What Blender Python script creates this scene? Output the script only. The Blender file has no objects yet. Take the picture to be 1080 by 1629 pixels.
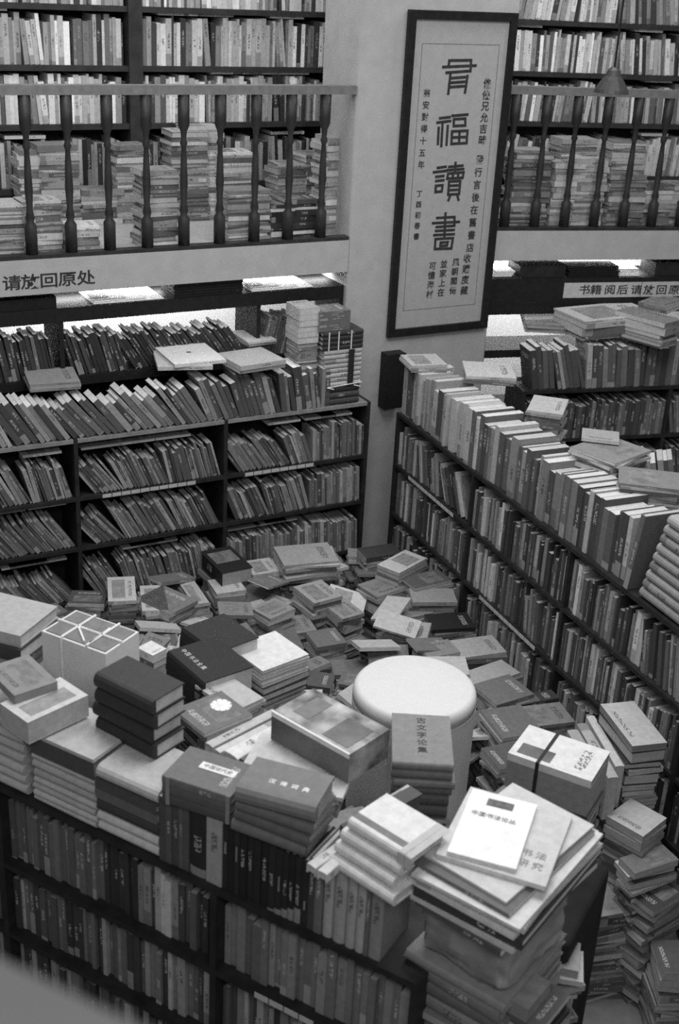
import bpy, math, random
import numpy as np
from mathutils import Matrix, Vector
random.seed(7)
C = bpy.context.scene.collection
SC = bpy.context.scene

# ------------------------------------------------------------------ camera
FPX, PITCH, ROLL, CH = 1963.13, math.radians(24.204), math.radians(3.1128), 3.7
V3 = lambda *a: np.array(a, float)
_fw = V3(0, math.cos(PITCH), -math.sin(PITCH)); _up = V3(0, math.sin(PITCH), math.cos(PITCH)); _rt = V3(1, 0, 0)
CR = _rt * math.cos(ROLL) + _up * math.sin(ROLL); CU = -_rt * math.sin(ROLL) + _up * math.cos(ROLL); CF = _fw
cam = bpy.data.cameras.new('camera'); co = bpy.data.objects.new('camera', cam); C.objects.link(co)
cam.sensor_fit = 'HORIZONTAL'; cam.sensor_width = 24.0; cam.lens = FPX / 1080 * 24.0
cam.clip_start = 0.05; cam.clip_end = 60
cam.dof.use_dof = True; cam.dof.focus_distance = 5.6; cam.dof.aperture_fstop = 3.4
m = Matrix.Identity(4)
for i in range(3):
    m[i][0] = CR[i]; m[i][1] = CU[i]; m[i][2] = -CF[i]
m[2][3] = CH
co.matrix_world = m
SC.camera = co
SC.cycles.use_denoising = False      # keep the grain of the light sampling, as in the grainy film picture

# ------------------------------------------------------------------ light
w = bpy.data.worlds.new('world'); SC.world = w; w.use_nodes = True
w.node_tree.nodes['Background'].inputs[0].default_value = (1, 1, 1, 1)
w.node_tree.nodes['Background'].inputs[1].default_value = 0.24
def area(name, loc, size, power, rot=(0, 0, 0)):
    l = bpy.data.lights.new(name, 'AREA'); l.shape = 'RECTANGLE'; l.size, l.size_y = size; l.energy = power
    o = bpy.data.objects.new(name, l); C.objects.link(o); o.location = loc; o.rotation_euler = rot
    return o
area('ceiling_and_fill_light', (0.35, 3.7, 4.75), (1.6, 1.6), 80)
area('ceiling_and_fill_light', (-1.3, 5.0, 4.75), (0.5, 2.2), 46)
area('ceiling_and_fill_light', (1.8, 5.2, 4.75), (0.5, 2.2), 46)
area('ceiling_and_fill_light', (0.3, 7.3, 4.75), (3.6, 0.3), 62)
area('ceiling_and_fill_light', (0.2, -0.3, 4.6), (2.6, 0.8), 62, (math.radians(40), 0, 0))  # unseen fill added behind the camera, tilted forward to brighten upright faces
SC.view_settings.view_transform = 'Standard'; SC.view_settings.look = 'None'
SC.view_settings.exposure = 0.0; SC.view_settings.gamma = 1.0; SC.view_settings.use_curve_mapping = False

# ------------------------------------------------------------------ picture -> place helpers
def ray(x, y):
    d = CF * FPX + CR * (x - 540) - CU * (y - 814.5); return d / np.linalg.norm(d)
CP = V3(0, 0, CH)
def atz(x, y, z):
    d = ray(x, y); return CP + d * ((z - CH) / d[2])
def adir(az): a = math.radians(az); return V3(math.sin(a), math.cos(a), 0)
def onpl(x, y, P, az):
    a = adir(az); n = V3(a[1], -a[0], 0); d = ray(x, y); return CP + d * ((P - CP).dot(n) / d.dot(n))
def zt(t, b, zb):
    P = atz(*b, zb); h = math.hypot(P[0], P[1]); d = ray(*t); return CH + d[2] * h / math.hypot(d[0], d[1])
Z = V3(0, 0, 1)

# ------------------------------------------------------------------ materials
def mat(name, tone, rough=0.7, noise=0.15, scale=30, bump=0.0, spec=0.3, emit=None):
    mt = bpy.data.materials.new(name); mt.use_nodes = True; nt = mt.node_tree; b = nt.nodes['Principled BSDF']
    b.inputs['Roughness'].default_value = rough; b.inputs['Specular IOR Level'].default_value = spec
    tc = nt.nodes.new('ShaderNodeTexCoord'); n = nt.nodes.new('ShaderNodeTexNoise'); n.inputs['Scale'].default_value = scale
    n.inputs['Detail'].default_value = 5
    nt.links.new(tc.outputs['Object'], n.inputs['Vector'])
    r = nt.nodes.new('ShaderNodeMapRange'); r.inputs['From Min'].default_value = .3; r.inputs['From Max'].default_value = .7
    r.inputs['To Min'].default_value = tone * (1 - noise); r.inputs['To Max'].default_value = tone * (1 + noise)
    nt.links.new(n.outputs['Fac'], r.inputs['Value'])
    cb = nt.nodes.new('ShaderNodeCombineColor')
    for k in range(3): nt.links.new(r.outputs[0], cb.inputs[k])
    nt.links.new(cb.outputs[0], b.inputs['Base Color'])
    if bump:
        bp = nt.nodes.new('ShaderNodeBump'); bp.inputs['Strength'].default_value = bump; bp.inputs['Distance'].default_value = .01
        nt.links.new(n.outputs['Fac'], bp.inputs['Height']); nt.links.new(bp.outputs[0], b.inputs['Normal'])
    if emit:
        b.inputs['Emission Color'].default_value = (1, 1, 1, 1); b.inputs['Emission Strength'].default_value = emit
    return mt
M = dict(
    plaster=mat('plaster', .40, .9, .06, 12, .15), paper=mat('mounted_paper', .36, .85, .05, 25),
    wall=mat('wall_paint', .8, .9, .03), ink=mat('ink', .03, .8, .3), frame=mat('black_lacquer', .012, .35, .3),
    rail=mat('dark_stained_wood', .028, .5, .3, 20, .1), railtop=mat('worn_wood', .16, .4, .15, 30),
    shelf=mat('dark_shelf_board', .018, .6, .4, 18), board=mat('pale_board_edge', .22, .6, .2, 22), upshelf=mat('brown_shelf', .035, .6, .3, 14),
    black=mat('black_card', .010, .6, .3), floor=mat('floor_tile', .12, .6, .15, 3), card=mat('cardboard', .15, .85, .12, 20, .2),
    ceil=mat('ceiling_paint', .6, .9, .03), white=mat('white_plastic', .60, .45, .02), plastic=mat('cloudy_plastic_wrap', .24, .3, .35, 9, .8, .6),
    string=mat('white_string', .7, .8, .1), dstring=mat('dark_strap', .02, .6, .2), label=mat('label_paper', .45, .8, .08),
    mezz=mat('mezzanine_floor', .10, .6, .2, 5), matte=mat('matte_black', .014, .95, .4, 8, .6), lampshade=mat('lamp_enamel', .05, .4, .1),
    whitep=mat('white_wrapping_paper', .62, .7, .04, 15, .2), darkp=mat('grey_cover_board', .16, .6, .15), bright=mat('bright_white_paper', .85, .8, .02), blur_block=mat('pale_blur', .085, .5, .05),
    bulb=mat('bulb_glass', .8, .3, .0, 5, 0, .3, 2.0), pic=mat('printed_wrap', .26, .45, .9, 11), side=mat('printed_side', .10, .5, .8, 6),
    grime=mat('light_text_print', .5, .8, .1), smudge=mat('grey_print', .12, .8, .4, 60))

def book_material():
    mt = bpy.data.materials.new('book_print'); mt.use_nodes = True; nt = mt.node_tree; N = nt.nodes; Lk = nt.links
    b = N['Principled BSDF']; b.inputs['Roughness'].default_value = .62; b.inputs['Specular IOR Level'].default_value = .3
    def at(n): a = N.new('ShaderNodeAttribute'); a.attribute_name = n; return a.outputs['Fac']
    def ma(op, a, bb=None, cc=None, clamp=False):
        x = N.new('ShaderNodeMath'); x.operation = op; x.use_clamp = clamp
        for k, v in enumerate((a, bb, cc)):
            if v is None: continue
            if isinstance(v, (int, float)): x.inputs[k].default_value = v
            else: Lk.new(v, x.inputs[k])
        return x.outputs[0]
    tone, seed = at('tone'), at('seed')
    uv = N.new('ShaderNodeUVMap'); uv.uv_map = 'UVMap'
    sp = N.new('ShaderNodeSeparateXYZ'); Lk.new(uv.outputs[0], sp.inputs[0]); u, v = sp.outputs[0], sp.outputs[1]
    def band(x, lo, hi): return ma('MULTIPLY', ma('GREATER_THAN', x, lo), ma('LESS_THAN', x, hi))
    s1 = ma('FRACT', ma('MULTIPLY', seed, 7.31)); s2 = ma('FRACT', ma('MULTIPLY', seed, 13.77)); s3 = ma('FRACT', ma('MULTIPLY', seed, 29.13))
    spine = band(u, -.001, 1.001); cover = band(u, 1.999, 3.001); page = ma('GREATER_THAN', u, 9)
    cmb = N.new('ShaderNodeCombineXYZ'); Lk.new(ma('MULTIPLY', u, 34), cmb.inputs[0]); Lk.new(ma('MULTIPLY', v, 3.2), cmb.inputs[1]); Lk.new(ma('MULTIPLY', seed, 50), cmb.inputs[2])
    n1 = N.new('ShaderNodeTexNoise'); n1.inputs['Scale'].default_value = 1; n1.inputs['Detail'].default_value = 3; Lk.new(cmb.outputs[0], n1.inputs['Vector'])
    lo = ma('SUBTRACT', .62, ma('MULTIPLY', s1, .32)); hi = ma('ADD', lo, ma('ADD', .16, ma('MULTIPLY', s2, .2)))
    txt = ma('MULTIPLY', ma('MULTIPLY', band(v, .3, .7), ma('MULTIPLY', ma('GREATER_THAN', u, lo), ma('LESS_THAN', u, hi))), ma('GREATER_THAN', n1.outputs['Fac'], .5))
    txt = ma('MULTIPLY', ma('MULTIPLY', txt, spine), ma('GREATER_THAN', s3, .35))
    blk = ma('MULTIPLY', ma('MULTIPLY', spine, ma('LESS_THAN', u, ma('MULTIPLY', s2, .35))), ma('GREATER_THAN', s1, .68))
    # cover: picture panel and a title row
    n2 = N.new('ShaderNodeTexNoise'); n2.inputs['Scale'].default_value = 1; n2.inputs['Detail'].default_value = 4
    c2 = N.new('ShaderNodeCombineXYZ'); Lk.new(ma('MULTIPLY', u, 5), c2.inputs[0]); Lk.new(ma('MULTIPLY', v, 5), c2.inputs[1]); Lk.new(ma('MULTIPLY', seed, 90), c2.inputs[2]); Lk.new(c2.outputs[0], n2.inputs['Vector'])
    pan = ma('MULTIPLY', band(u, 2.15, 2.62), band(v, .12, .88)); pan = ma('MULTIPLY', ma('MULTIPLY', pan, cover), ma('GREATER_THAN', s1, .55))
    ttl = ma('MULTIPLY', ma('MULTIPLY', band(u, 2.74, 2.86), band(v, .2, .8)), ma('MULTIPLY', cover, ma('GREATER_THAN', s2, .3)))
    n3 = N.new('ShaderNodeTexNoise'); n3.inputs['Scale'].default_value = 1; n3.inputs['Detail'].default_value = 2
    c3 = N.new('ShaderNodeCombineXYZ'); Lk.new(ma('MULTIPLY', u, 40), c3.inputs[0]); Lk.new(ma('MULTIPLY', v, 22), c3.inputs[1]); Lk.new(seed, c3.inputs[2]); Lk.new(c3.outputs[0], n3.inputs['Vector'])
    ttl = ma('MULTIPLY', ttl, ma('GREATER_THAN', n3.outputs['Fac'], .5))
    # ink tone opposite to the cover tone
    ink = ma('ADD', ma('MULTIPLY', ma('LESS_THAN', tone, .2), .42), .04)
    def mix(a, bb, f): return ma('ADD', a, ma('MULTIPLY', f, ma('SUBTRACT', bb, a)))
    t = mix(tone, ink, ma('MULTIPLY', txt, .7)); t = mix(t, ink, ma('MULTIPLY', blk, .45)); t = mix(t, ink, ma('MULTIPLY', ttl, .75))
    t = mix(t, ma('MULTIPLY', n2.outputs['Fac'], .35), ma('MULTIPLY', pan, .75))
    # page edges: fine leaf lines
    wv = N.new('ShaderNodeTexNoise'); wv.inputs['Scale'].default_value = 1; wv.inputs['Detail'].default_value = 2
    c4 = N.new('ShaderNodeCombineXYZ'); Lk.new(ma('MULTIPLY', u, 26), c4.inputs[0]); Lk.new(ma('MULTIPLY', v, 1.2), c4.inputs[1]); Lk.new(seed, c4.inputs[2]); Lk.new(c4.outputs[0], wv.inputs['Vector'])
    t = ma('MULTIPLY', t, mix(1.0, ma('ADD', .5, wv.outputs['Fac']), ma('MULTIPLY', page, .8)))
    tc = N.new('ShaderNodeTexCoord'); g = N.new('ShaderNodeTexNoise'); g.inputs['Scale'].default_value = 45; g.inputs['Detail'].default_value = 4
    Lk.new(tc.outputs['Object'], g.inputs['Vector']); t = ma('MULTIPLY', t, ma('ADD', .75, ma('MULTIPLY', g.outputs['Fac'], .5)))
    cb = N.new('ShaderNodeCombineColor')
    for k in range(3): Lk.new(t, cb.inputs[k])
    Lk.new(cb.outputs[0], b.inputs['Base Color'])
    return mt
MB = book_material()

# ------------------------------------------------------------------ mesh helpers
def meshobj(name, verts, faces, material, parent=None, smooth=False):
    me = bpy.data.meshes.new(name); me.from_pydata([tuple(map(float, v)) for v in verts], [], faces); me.update()
    if material: me.materials.append(material)
    if smooth: me.shade_smooth()
    o = bpy.data.objects.new(name, me); C.objects.link(o)
    if parent is not None: o.parent = parent
    return o
BF = [(0, 3, 2, 1), (4, 5, 6, 7), (0, 1, 5, 4), (1, 2, 6, 5), (2, 3, 7, 6), (3, 0, 4, 7)]
def box8(o, a, b, c):   # corner + three edge vectors
    return [o, o + a, o + a + b, o + b, o + c, o + a + c, o + a + b + c, o + b + c]
class Geo:
    def __init__(s): s.v = []; s.f = []
    def box(s, o, a, b, c):
        n = len(s.v); s.v += box8(np.array(o, float), np.array(a, float), np.array(b, float), np.array(c, float))
        s.f += [tuple(i + n for i in f) for f in BF]; return s
    def tube(s, p, q, r, n=8):
        p = np.array(p, float); q = np.array(q, float); d = q - p; d = d / np.linalg.norm(d)
        e = np.cross(d, Z if abs(d[2]) < .9 else V3(1, 0, 0)); e /= np.linalg.norm(e); g = np.cross(d, e); k = len(s.v)
        for c in (p, q): s.v += [c + (e * math.cos(2 * math.pi * i / n) + g * math.sin(2 * math.pi * i / n)) * r for i in range(n)]
        s.f += [(k + i, k + (i + 1) % n, k + n + (i + 1) % n, k + n + i) for i in range(n)] + [tuple(k + i for i in range(n))[::-1], tuple(k + n + i for i in range(n))]
        return s
    def lathe(s, c, prof, n=16):
        k = len(s.v); c = np.array(c, float)
        for r, z in prof: s.v += [c + V3(r * math.cos(2 * math.pi * i / n), r * math.sin(2 * math.pi * i / n), z) for i in range(n)]
        for j in range(len(prof) - 1):
            s.f += [(k + j * n + i, k + j * n + (i + 1) % n, k + (j + 1) * n + (i + 1) % n, k + (j + 1) * n + i) for i in range(n)]
        s.f += [tuple(k + i for i in range(n))[::-1], tuple(k + (len(prof) - 1) * n + i for i in range(n))]
        return s
    def obj(s, name, material, parent=None, smooth=False):
        v = s.v
        if parent is not None: L = np.array(parent.location); v = [p - L for p in v]
        return meshobj(name, v, s.f, material, parent, smooth)
def thing(name, label, cat, loc, group=None):
    o = bpy.data.objects.new(name, None); C.objects.link(o); o.location = tuple(map(float, loc)); o.empty_display_size = .05
    o['label'] = label; o['category'] = cat
    if group: o['group'] = group
    return o
def struct(o): o['kind'] = 'structure'; return o

# ------------------------------------------------------------------ books
def profile(D, T, c, k, ns):
    pts = [(D, 0)]
    for i in range(ns + 1):
        a = math.pi * i / ns; pts.append((k - k * math.sin(a) if k > 0 else 0, T / 2 - T / 2 * math.cos(a)))
    pts += [(D, T), (D, T - c), (c + k, T - c), (c + k, c), (D, c)]
    return pts
def book_geo(L, D, T, hard=False, rnd=0.0, ns=2):
    """cover: C-shaped section swept along the spine; pages: the block inside. local x along the spine, y to the fore-edge, z thickness"""
    c = .0036 if hard else .0009
    c = min(c, T * .22); k = rnd * T; P = profile(D, T, c, k, ns); n = len(P)
    cv = [(0, y, z) for y, z in P] + [(L, y, z) for y, z in P]
    cf, cu = [], []
    for i in range(n):
        j = (i + 1) % n; cf.append((i, j, n + j, n + i))
        if 1 <= i <= ns: cu.append([(0, P[i][1] / T), (0, P[j][1] / T), (1, P[j][1] / T), (1, P[i][1] / T)])
        elif i == ns + 1: cu.append([(2, 0), (2, 1), (3, 1), (3, 0)])
        else: cu.append([(-1, -1)] * 4)
    a = ns + 1   # index of (k,T)
    caps = [(0, 1, a + 4, a + 5), (1, a, a + 3, a + 4), (a, a + 1, a + 2, a + 3)] + [tuple(range(1, a + 1))]
    for q in caps:
        cf.append(q[::-1]); cu.append([(-1, -1)] * len(q)); cf.append(tuple(n + i for i in q)); cu.append([(-1, -1)] * len(q))
    e = .004 if hard else .0006
    x0, x1, y0, y1, z0, z1 = e, L - e, c + k + .0002, D - e, c + .0001, T - c - .0001
    pv = [(x0, y0, z0), (x1, y0, z0), (x1, y1, z0), (x0, y1, z0), (x0, y0, z1), (x1, y0, z1), (x1, y1, z1), (x0, y1, z1)]
    pf = list(BF)
    pu = [[(10 + T * 60 * (1 if i > 3 else 0), (i % 4) * .5) for i in f] for f in BF]
    return cv, cf, cu, pv, pf, pu
def set_attrs(me, tones, seeds, uvs):
    me.attributes.new('tone', 'FLOAT', 'FACE').data.foreach_set('value', np.array(tones, np.float32))
    me.attributes.new('seed', 'FLOAT', 'FACE').data.foreach_set('value', np.array(seeds, np.float32))
    uvl = me.uv_layers.new(name='UVMap'); uvl.data.foreach_set('uv', np.array([c for f in uvs for p in f for c in p], np.float32))
    me.materials.append(MB)
def bmesh_obj(name, v, f, u, tone, seed, parent, mw=None):
    me = bpy.data.meshes.new(name); me.from_pydata(v, [], f); set_attrs(me, [tone] * len(f), [seed] * len(f), u); me.update()
    o = bpy.data.objects.new(name, me); C.objects.link(o)
    if parent is not None: o.parent = parent
    return o
def frame(O, X, Y, Zv):
    return Matrix(((X[0], Y[0], Zv[0], O[0]), (X[1], Y[1], Zv[1], O[1]), (X[2], Y[2], Zv[2], O[2]), (0, 0, 0, 1)))
BULK = dict(v=[], f=[], u=[], t=[], s=[], n=0)
NB = [0]
def word(t): return 'black' if t < .05 else 'dark grey' if t < .13 else 'mid-grey' if t < .28 else 'light grey' if t < .5 else 'white'
def book(O, X, Y, Zv, L, D, T, tone, label=None, group=None, hard=False, rnd=0.0, ptone=.5, seed=None, name='book', cat='book', parts=None):
    seed = random.random() if seed is None else seed
    if label is None and parts is None:
        cv, cf, cu, pv, pf, pu = book_geo(L, D, T, hard, rnd, 2 if rnd else 1)
        R = np.array([X, Y, Zv]); v = np.array(cv + pv) @ R + O; n = len(cv); k = BULK['n']
        BULK['v'].append(v); BULK['f'] += [tuple(i + k for i in f) for f in cf] + [tuple(i + n + k for i in f) for f in pf]
        BULK['u'] += cu + pu; BULK['t'] += [tone] * len(cf) + [ptone] * len(pf); BULK['s'] += [seed] * (len(cf) + len(pf)); BULK['n'] += len(v)
        return None
    cv, cf, cu, pv, pf, pu = book_geo(L, D, T, hard, rnd, 6 if rnd else 1)
    if parts is not None:     # a book that is a part of a bundle
        r, pm = parts
        R = np.array([X, Y, Zv]); off = O - np.array(r.location)
        b = bmesh_obj('book', [tuple(p) for p in np.array(cv) @ R + off], cf, cu, tone, seed, r)
        bmesh_obj('page_block', [tuple(p) for p in np.array(pv) @ R + off], pf, pu, ptone, seed, b)
        return b
    r = bpy.data.objects.new(name, None); C.objects.link(r); r.empty_display_size = .03
    r.matrix_world = frame(O, X, Y, Zv); r['label'] = label; r['category'] = cat
    if group: r['group'] = group
    bmesh_obj('cover', cv, cf, cu, tone, seed, r); bmesh_obj('page_block', pv, pf, pu, ptone, seed, r)
    NB[0] += 1
    return r
ORD = 'first second third fourth fifth sixth seventh eighth ninth tenth eleventh twelfth thirteenth fourteenth fifteenth sixteenth seventeenth eighteenth nineteenth twentieth'.split()
ORD += ['twenty-' + o for o in ORD[:9]] + ['thirtieth'] + ['thirty-' + o for o in ORD[:9]] + ['fortieth'] + ['forty-' + o for o in ORD[:9]] + ['fiftieth'] + ['fifty-' + o for o in ORD[:9]] + ['sixtieth'] + ['sixty-' + o for o in ORD[:9]] + ['seventieth'] + ['seventy-' + o for o in ORD[:9]]

def row(P, a, length, H=(.19, .23), TT=(.012, .03), D=.15, tones=(.1, .3), lean=((1, 0),), labelf=None, group=None, hard=.1, inset=(0, .015), ptone=.45, rnd=0.0, gap=0.0, spec=None):
    """upright books along direction a from P (front bottom line), spines toward the viewer's side"""
    into = V3(-a[1], a[0], 0); pos = 0.0; i = 0; prev = 0.0; out = []
    while pos < length:
        if spec is not None:
            if i >= len(spec): break
            T, h, tn, fl = spec[i]
        else:
            T = random.uniform(*TT); h = random.uniform(*H); fl = {}
            tn = random.choice(tones) * random.uniform(.7, 1.35) if not callable(tones) else tones(pos / length)
        q = pos / length; th = lean[-1][1]
        for (qq, tt) in lean:
            if q <= qq: th = tt; break
        th = math.radians(th + (random.uniform(-1.6, 1.6) if abs(th) > 3 else 0))
        if th > prev: pos += h * (math.sin(th) - math.sin(prev)) * .8
        prev = th
        if gap and random.random() < gap: pos += random.uniform(.0, .03)
        c_, s_ = math.cos(th), math.sin(th)
        if pos + T / c_ > length + .005: break
        U = c_ * Z - s_ * a; W = c_ * a + s_ * Z
        BL = P + a * pos + into * random.uniform(*inset)
        if th < 0: BL = BL - W * T + a * (T / c_) ; BL = BL + Z * 0
        O = BL + W * T
        d = min(D, h * .76) if isinstance(D, float) else random.uniform(*D)
        hd = fl.get('hard', random.random() < hard)
        lb = labelf(i, tn, th, h) if labelf else None
        o = book(O, U, into, -W, h, d, T, tn, lb, group, hd, fl.get('rnd', rnd if not hd else max(rnd, .12)), fl.get('ptone', ptone * random.uniform(.8, 1.15)), fl.get('seed'))
        out.append(o); pos += T / c_ + (.0006 if th == 0 else .001); i += 1
    return out

def top_frame(a, b, c, z):
    A, B, Cc = [atz(*q, z) for q in (a, b, c)]; u = B - A; wd = np.linalg.norm(u); u = u / wd; v = V3(-u[1], u[0], 0)
    return A, u, v, wd, (Cc - B).dot(v)
def flat(A, u, v, wd, dp, ztop, T, tone, spine, **k):
    """a book lying flat; A front-left corner of its top, u along the front edge, v away"""
    A = V3(A[0], A[1], ztop - T)
    if spine == 'f': return book(A, u, v, Z, wd, dp, T, tone, **k)
    if spine == 'r': return book(A + u * wd, v, -u, Z, dp, wd, T, tone, **k)
    if spine == 'l': return book(A + v * dp, -v, u, Z, dp, wd, T, tone, **k)
    return book(A + u * wd + v * dp, -u, -v, Z, wd, dp, T, tone, **k)
def stack(a, b, c, z, books, spine='f', where=None, group=None, jit=.008, rot=2.5, base=None, hard=False, rnd=0.0, ptone=.5, fill=(.1, .3), first_label=None, sizes=None, depth=None, seed=None, nlab=99):
    """books: list of (T, tone[, extra dict]) from the top down; the hidden rest down to base goes to the bulk"""
    A, u, v, wd, dp = top_frame(a, b, c, z) if not isinstance(a, np.ndarray) else (a, b, V3(-b[1], b[0], 0), c[0], c[1])
    if depth: dp = depth
    cen = A + u * wd / 2 + v * dp / 2; zz = z; objs = []
    for i, bk in enumerate(books):
        T, tn = bk[0], bk[1]; ex = bk[2] if len(bk) > 2 else {}
        an = math.radians(ex.get('rot', random.uniform(-rot, rot) if i else 0)); uu = u * math.cos(an) + v * math.sin(an); vv = V3(-uu[1], uu[0], 0)
        j = u * random.uniform(-jit, jit) + v * random.uniform(-jit, jit) if i else V3(0, 0, 0)
        j = j + u * ex.get('du', 0) + v * ex.get('dv', 0)
        sw, sd = wd * ex.get('sw', 1), dp * ex.get('sd', 1)
        a0 = cen + j - uu * sw / 2 - vv * sd / 2
        lb = None
        if where and i < nlab: lb = ex.get('label') or '%s %s, %s %s' % (word(tn), 'hardcover' if ex.get('hard', hard) else 'paperback', ('top' if i == 0 else ORD[i] + ' down'), where)
        objs.append(flat(a0, uu, vv, sw, sd, zz, T, tn, ex.get('spine', spine), label=lb, group=group, hard=ex.get('hard', hard), rnd=ex.get('rnd', rnd), ptone=ex.get('ptone', ptone), seed=ex.get('seed', seed)))
        zz -= T + .0006
    if base is not None:
        while zz > base + .008:
            T = min(random.uniform(.012, .03), zz - base); tn = random.uniform(*fill)
            an = math.radians(random.uniform(-rot, rot) * 1.5); uu = u * math.cos(an) + v * math.sin(an); vv = V3(-uu[1], uu[0], 0)
            j = u * random.uniform(-jit, jit) + v * random.uniform(-jit, jit)
            sw, sd = wd * random.uniform(.88, 1.02), dp * random.uniform(.88, 1.02)
            flat(cen + j - uu * sw / 2 - vv * sd / 2, uu, vv, sw, sd, zz, T, tn, random.choice('fffrb'), hard=False, ptone=random.uniform(.3, .5))
            zz -= T + .0006
    return objs, (A, u, v, wd, dp, zz)

def text(s, pos, X, Y, size, material, name='lettering', parent=None, fat=0.0, sx=1.0, sy=1.0, depth=.0008):
    cu = bpy.data.curves.new(name, 'FONT'); cu.body = s; cu.size = size; cu.align_x = 'CENTER'; cu.align_y = 'CENTER'
    cu.offset = fat; cu.extrude = depth; cu.resolution_u = 2
    t = bpy.data.objects.new(name, cu); C.objects.link(t); dg = bpy.context.evaluated_depsgraph_get()
    me = bpy.data.meshes.new_from_object(t.evaluated_get(dg)); bpy.data.objects.remove(t)
    n = np.cross(X, Y); mw = frame(pos, X * sx, Y * sy, n)
    me.transform(mw)
    if parent is not None: me.transform(parent.matrix_world.inverted() if parent.parent is None and parent.matrix_basis != Matrix.Identity(4) else Matrix.Translation(-parent.location))
    me.materials.clear(); me.materials.append(material)
    o = bpy.data.objects.new(name, me); C.objects.link(o)
    if parent is not None: o.parent = parent
    return o

# ================================================================== structure
LA = adir(60.8); LN = V3(LA[1], -LA[0], 0); LI = -LN          # left wall: along, toward the viewer, into
A0 = V3(-1.735, 6.007, 2.25)
UA = adir(74.5); UN = V3(UA[1], -UA[0], 0); UI = -UN          # right gallery
B0 = V3(.852, 7.453, 2.25)
ZS = 2.25
struct(Geo().box((-5, -1.0, -.1), (11, 0, 0), (0, 12.5, 0), (0, 0, .1)).obj('floor', M['floor']))
struct(Geo().box((-5, -1.0, 4.85), (11, 0, 0), (0, 12.5, 0), (0, 0, .1)).obj('ceiling', M['ceil']))
# seams of the floor tiles near the bottom right corner are built as tiles lying proud of the floor slab
def slab(name, P, a, into, s0, s1, d):
    return struct(Geo().box(V3(P[0], P[1], 2.07) + a * s0, a * (s1 - s0), into * d, V3(0, 0, ZS - 2.07)).obj(name, M['plaster']))
PW0, PW1 = 1.955, 3.06     # pillar, along LA
slab('trim_1', A0, LA, LI, -2.2, PW0, 1.6)
slab('trim_2', B0, UA, UI, -.10, 3.6, 1.6)
Pp = V3(A0[0], A0[1], 0)
pil = Geo().box(Pp + LA * PW0, LA * (PW1 - PW0 - .09), LI * .42, V3(0, 0, 4.85)).obj('pillar', M['plaster']); struct(pil)
bv = pil.modifiers.new('bevel', 'BEVEL'); bv.width = .02; bv.segments = 3
# walls behind the upper shelving and below the gallery
struct(Geo().box(V3(A0[0], A0[1], 0) + LI * 1.35 - LA * 2.2, LA * 5.2, LI * .1, V3(0, 0, 4.85)).obj('wall_left', M['wall']))
struct(Geo().box(V3(B0[0], B0[1], 0) + UI * 1.35 - UA * .3, UA * 4, UI * .1, V3(0, 0, 4.85)).obj('wall_right', M['wall']))
# lamps below the gallery (light the white wall behind the black bookcases)
def under_lamp(P, a, into, s, d, power, ln=1.5):
    c = P + a * s + into * d; c[2] = 2.03
    l = area('gallery_lamp', c, (ln, .06), power); l.rotation_euler = (0, 0, math.atan2(a[1], a[0]))
under_lamp(A0.copy(), LA, LI, .95, .95, 22, 2.0)
under_lamp(A0.copy(), LA, LI, .95, .24, 9, 2.0); under_lamp(B0.copy(), UA, UI, .9, .22, 9, 1.8)
under_lamp(B0.copy(), UA, UI, .9, .95, 22, 1.6)

# ------------------------------------------------------------------ railings
def railing(P, a, s0, s1, step, off, label):
    r = thing('balustrade', label, 'railing', P + a * s0)
    zt_, hr = ZS + .825, .03
    Geo().box(V3(P[0], P[1], zt_ - .045) + a * s0 + LI * .0, a * (s1 - s0), V3(-a[1], a[0], 0) * .06, V3(0, 0, .045)).obj('handrail', M['railtop'], r)
    Geo().box(V3(P[0], P[1], ZS) + a * s0, a * (s1 - s0), V3(-a[1], a[0], 0) * .06, V3(0, 0, .02)).obj('bottom_rail', M['rail'], r)
    s = s0 + off
    prof = [(.031, .02), (.031, .16), (.017, .18), (.023, .2), (.015, .24), (.021, .34), (.016, .46), (.012, .52), (.02, .54), (.013, .56), (.017, .60), (.03, .63), (.03, .78)]
    base = None
    while s < s1:
        c = V3(P[0], P[1], ZS) + a * s + V3(-a[1], a[0], 0) * .03
        if base is None:
            base = Geo().lathe((0, 0, 0), prof, 10).obj('baluster', M['rail'], None, True); o = base; me = base.data
        else:
            o = bpy.data.objects.new('baluster', me); C.objects.link(o)
        o.parent = r; o.location = tuple(c - np.array(r.location)); s += step
    return r
_s = (onpl(513, 372, A0, 60.8) - A0).dot(LA)
railing(A0, LA, _s - .202 * 13.5, PW0 - .002, .202, .101, 'dark turned-wood balustrade with pale handrail on the gallery left of the pillar')
railing(B0, UA, -.08, 3.4, .195, .13, 'dark wooden balustrade on the gallery right of the framed scroll')

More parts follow.
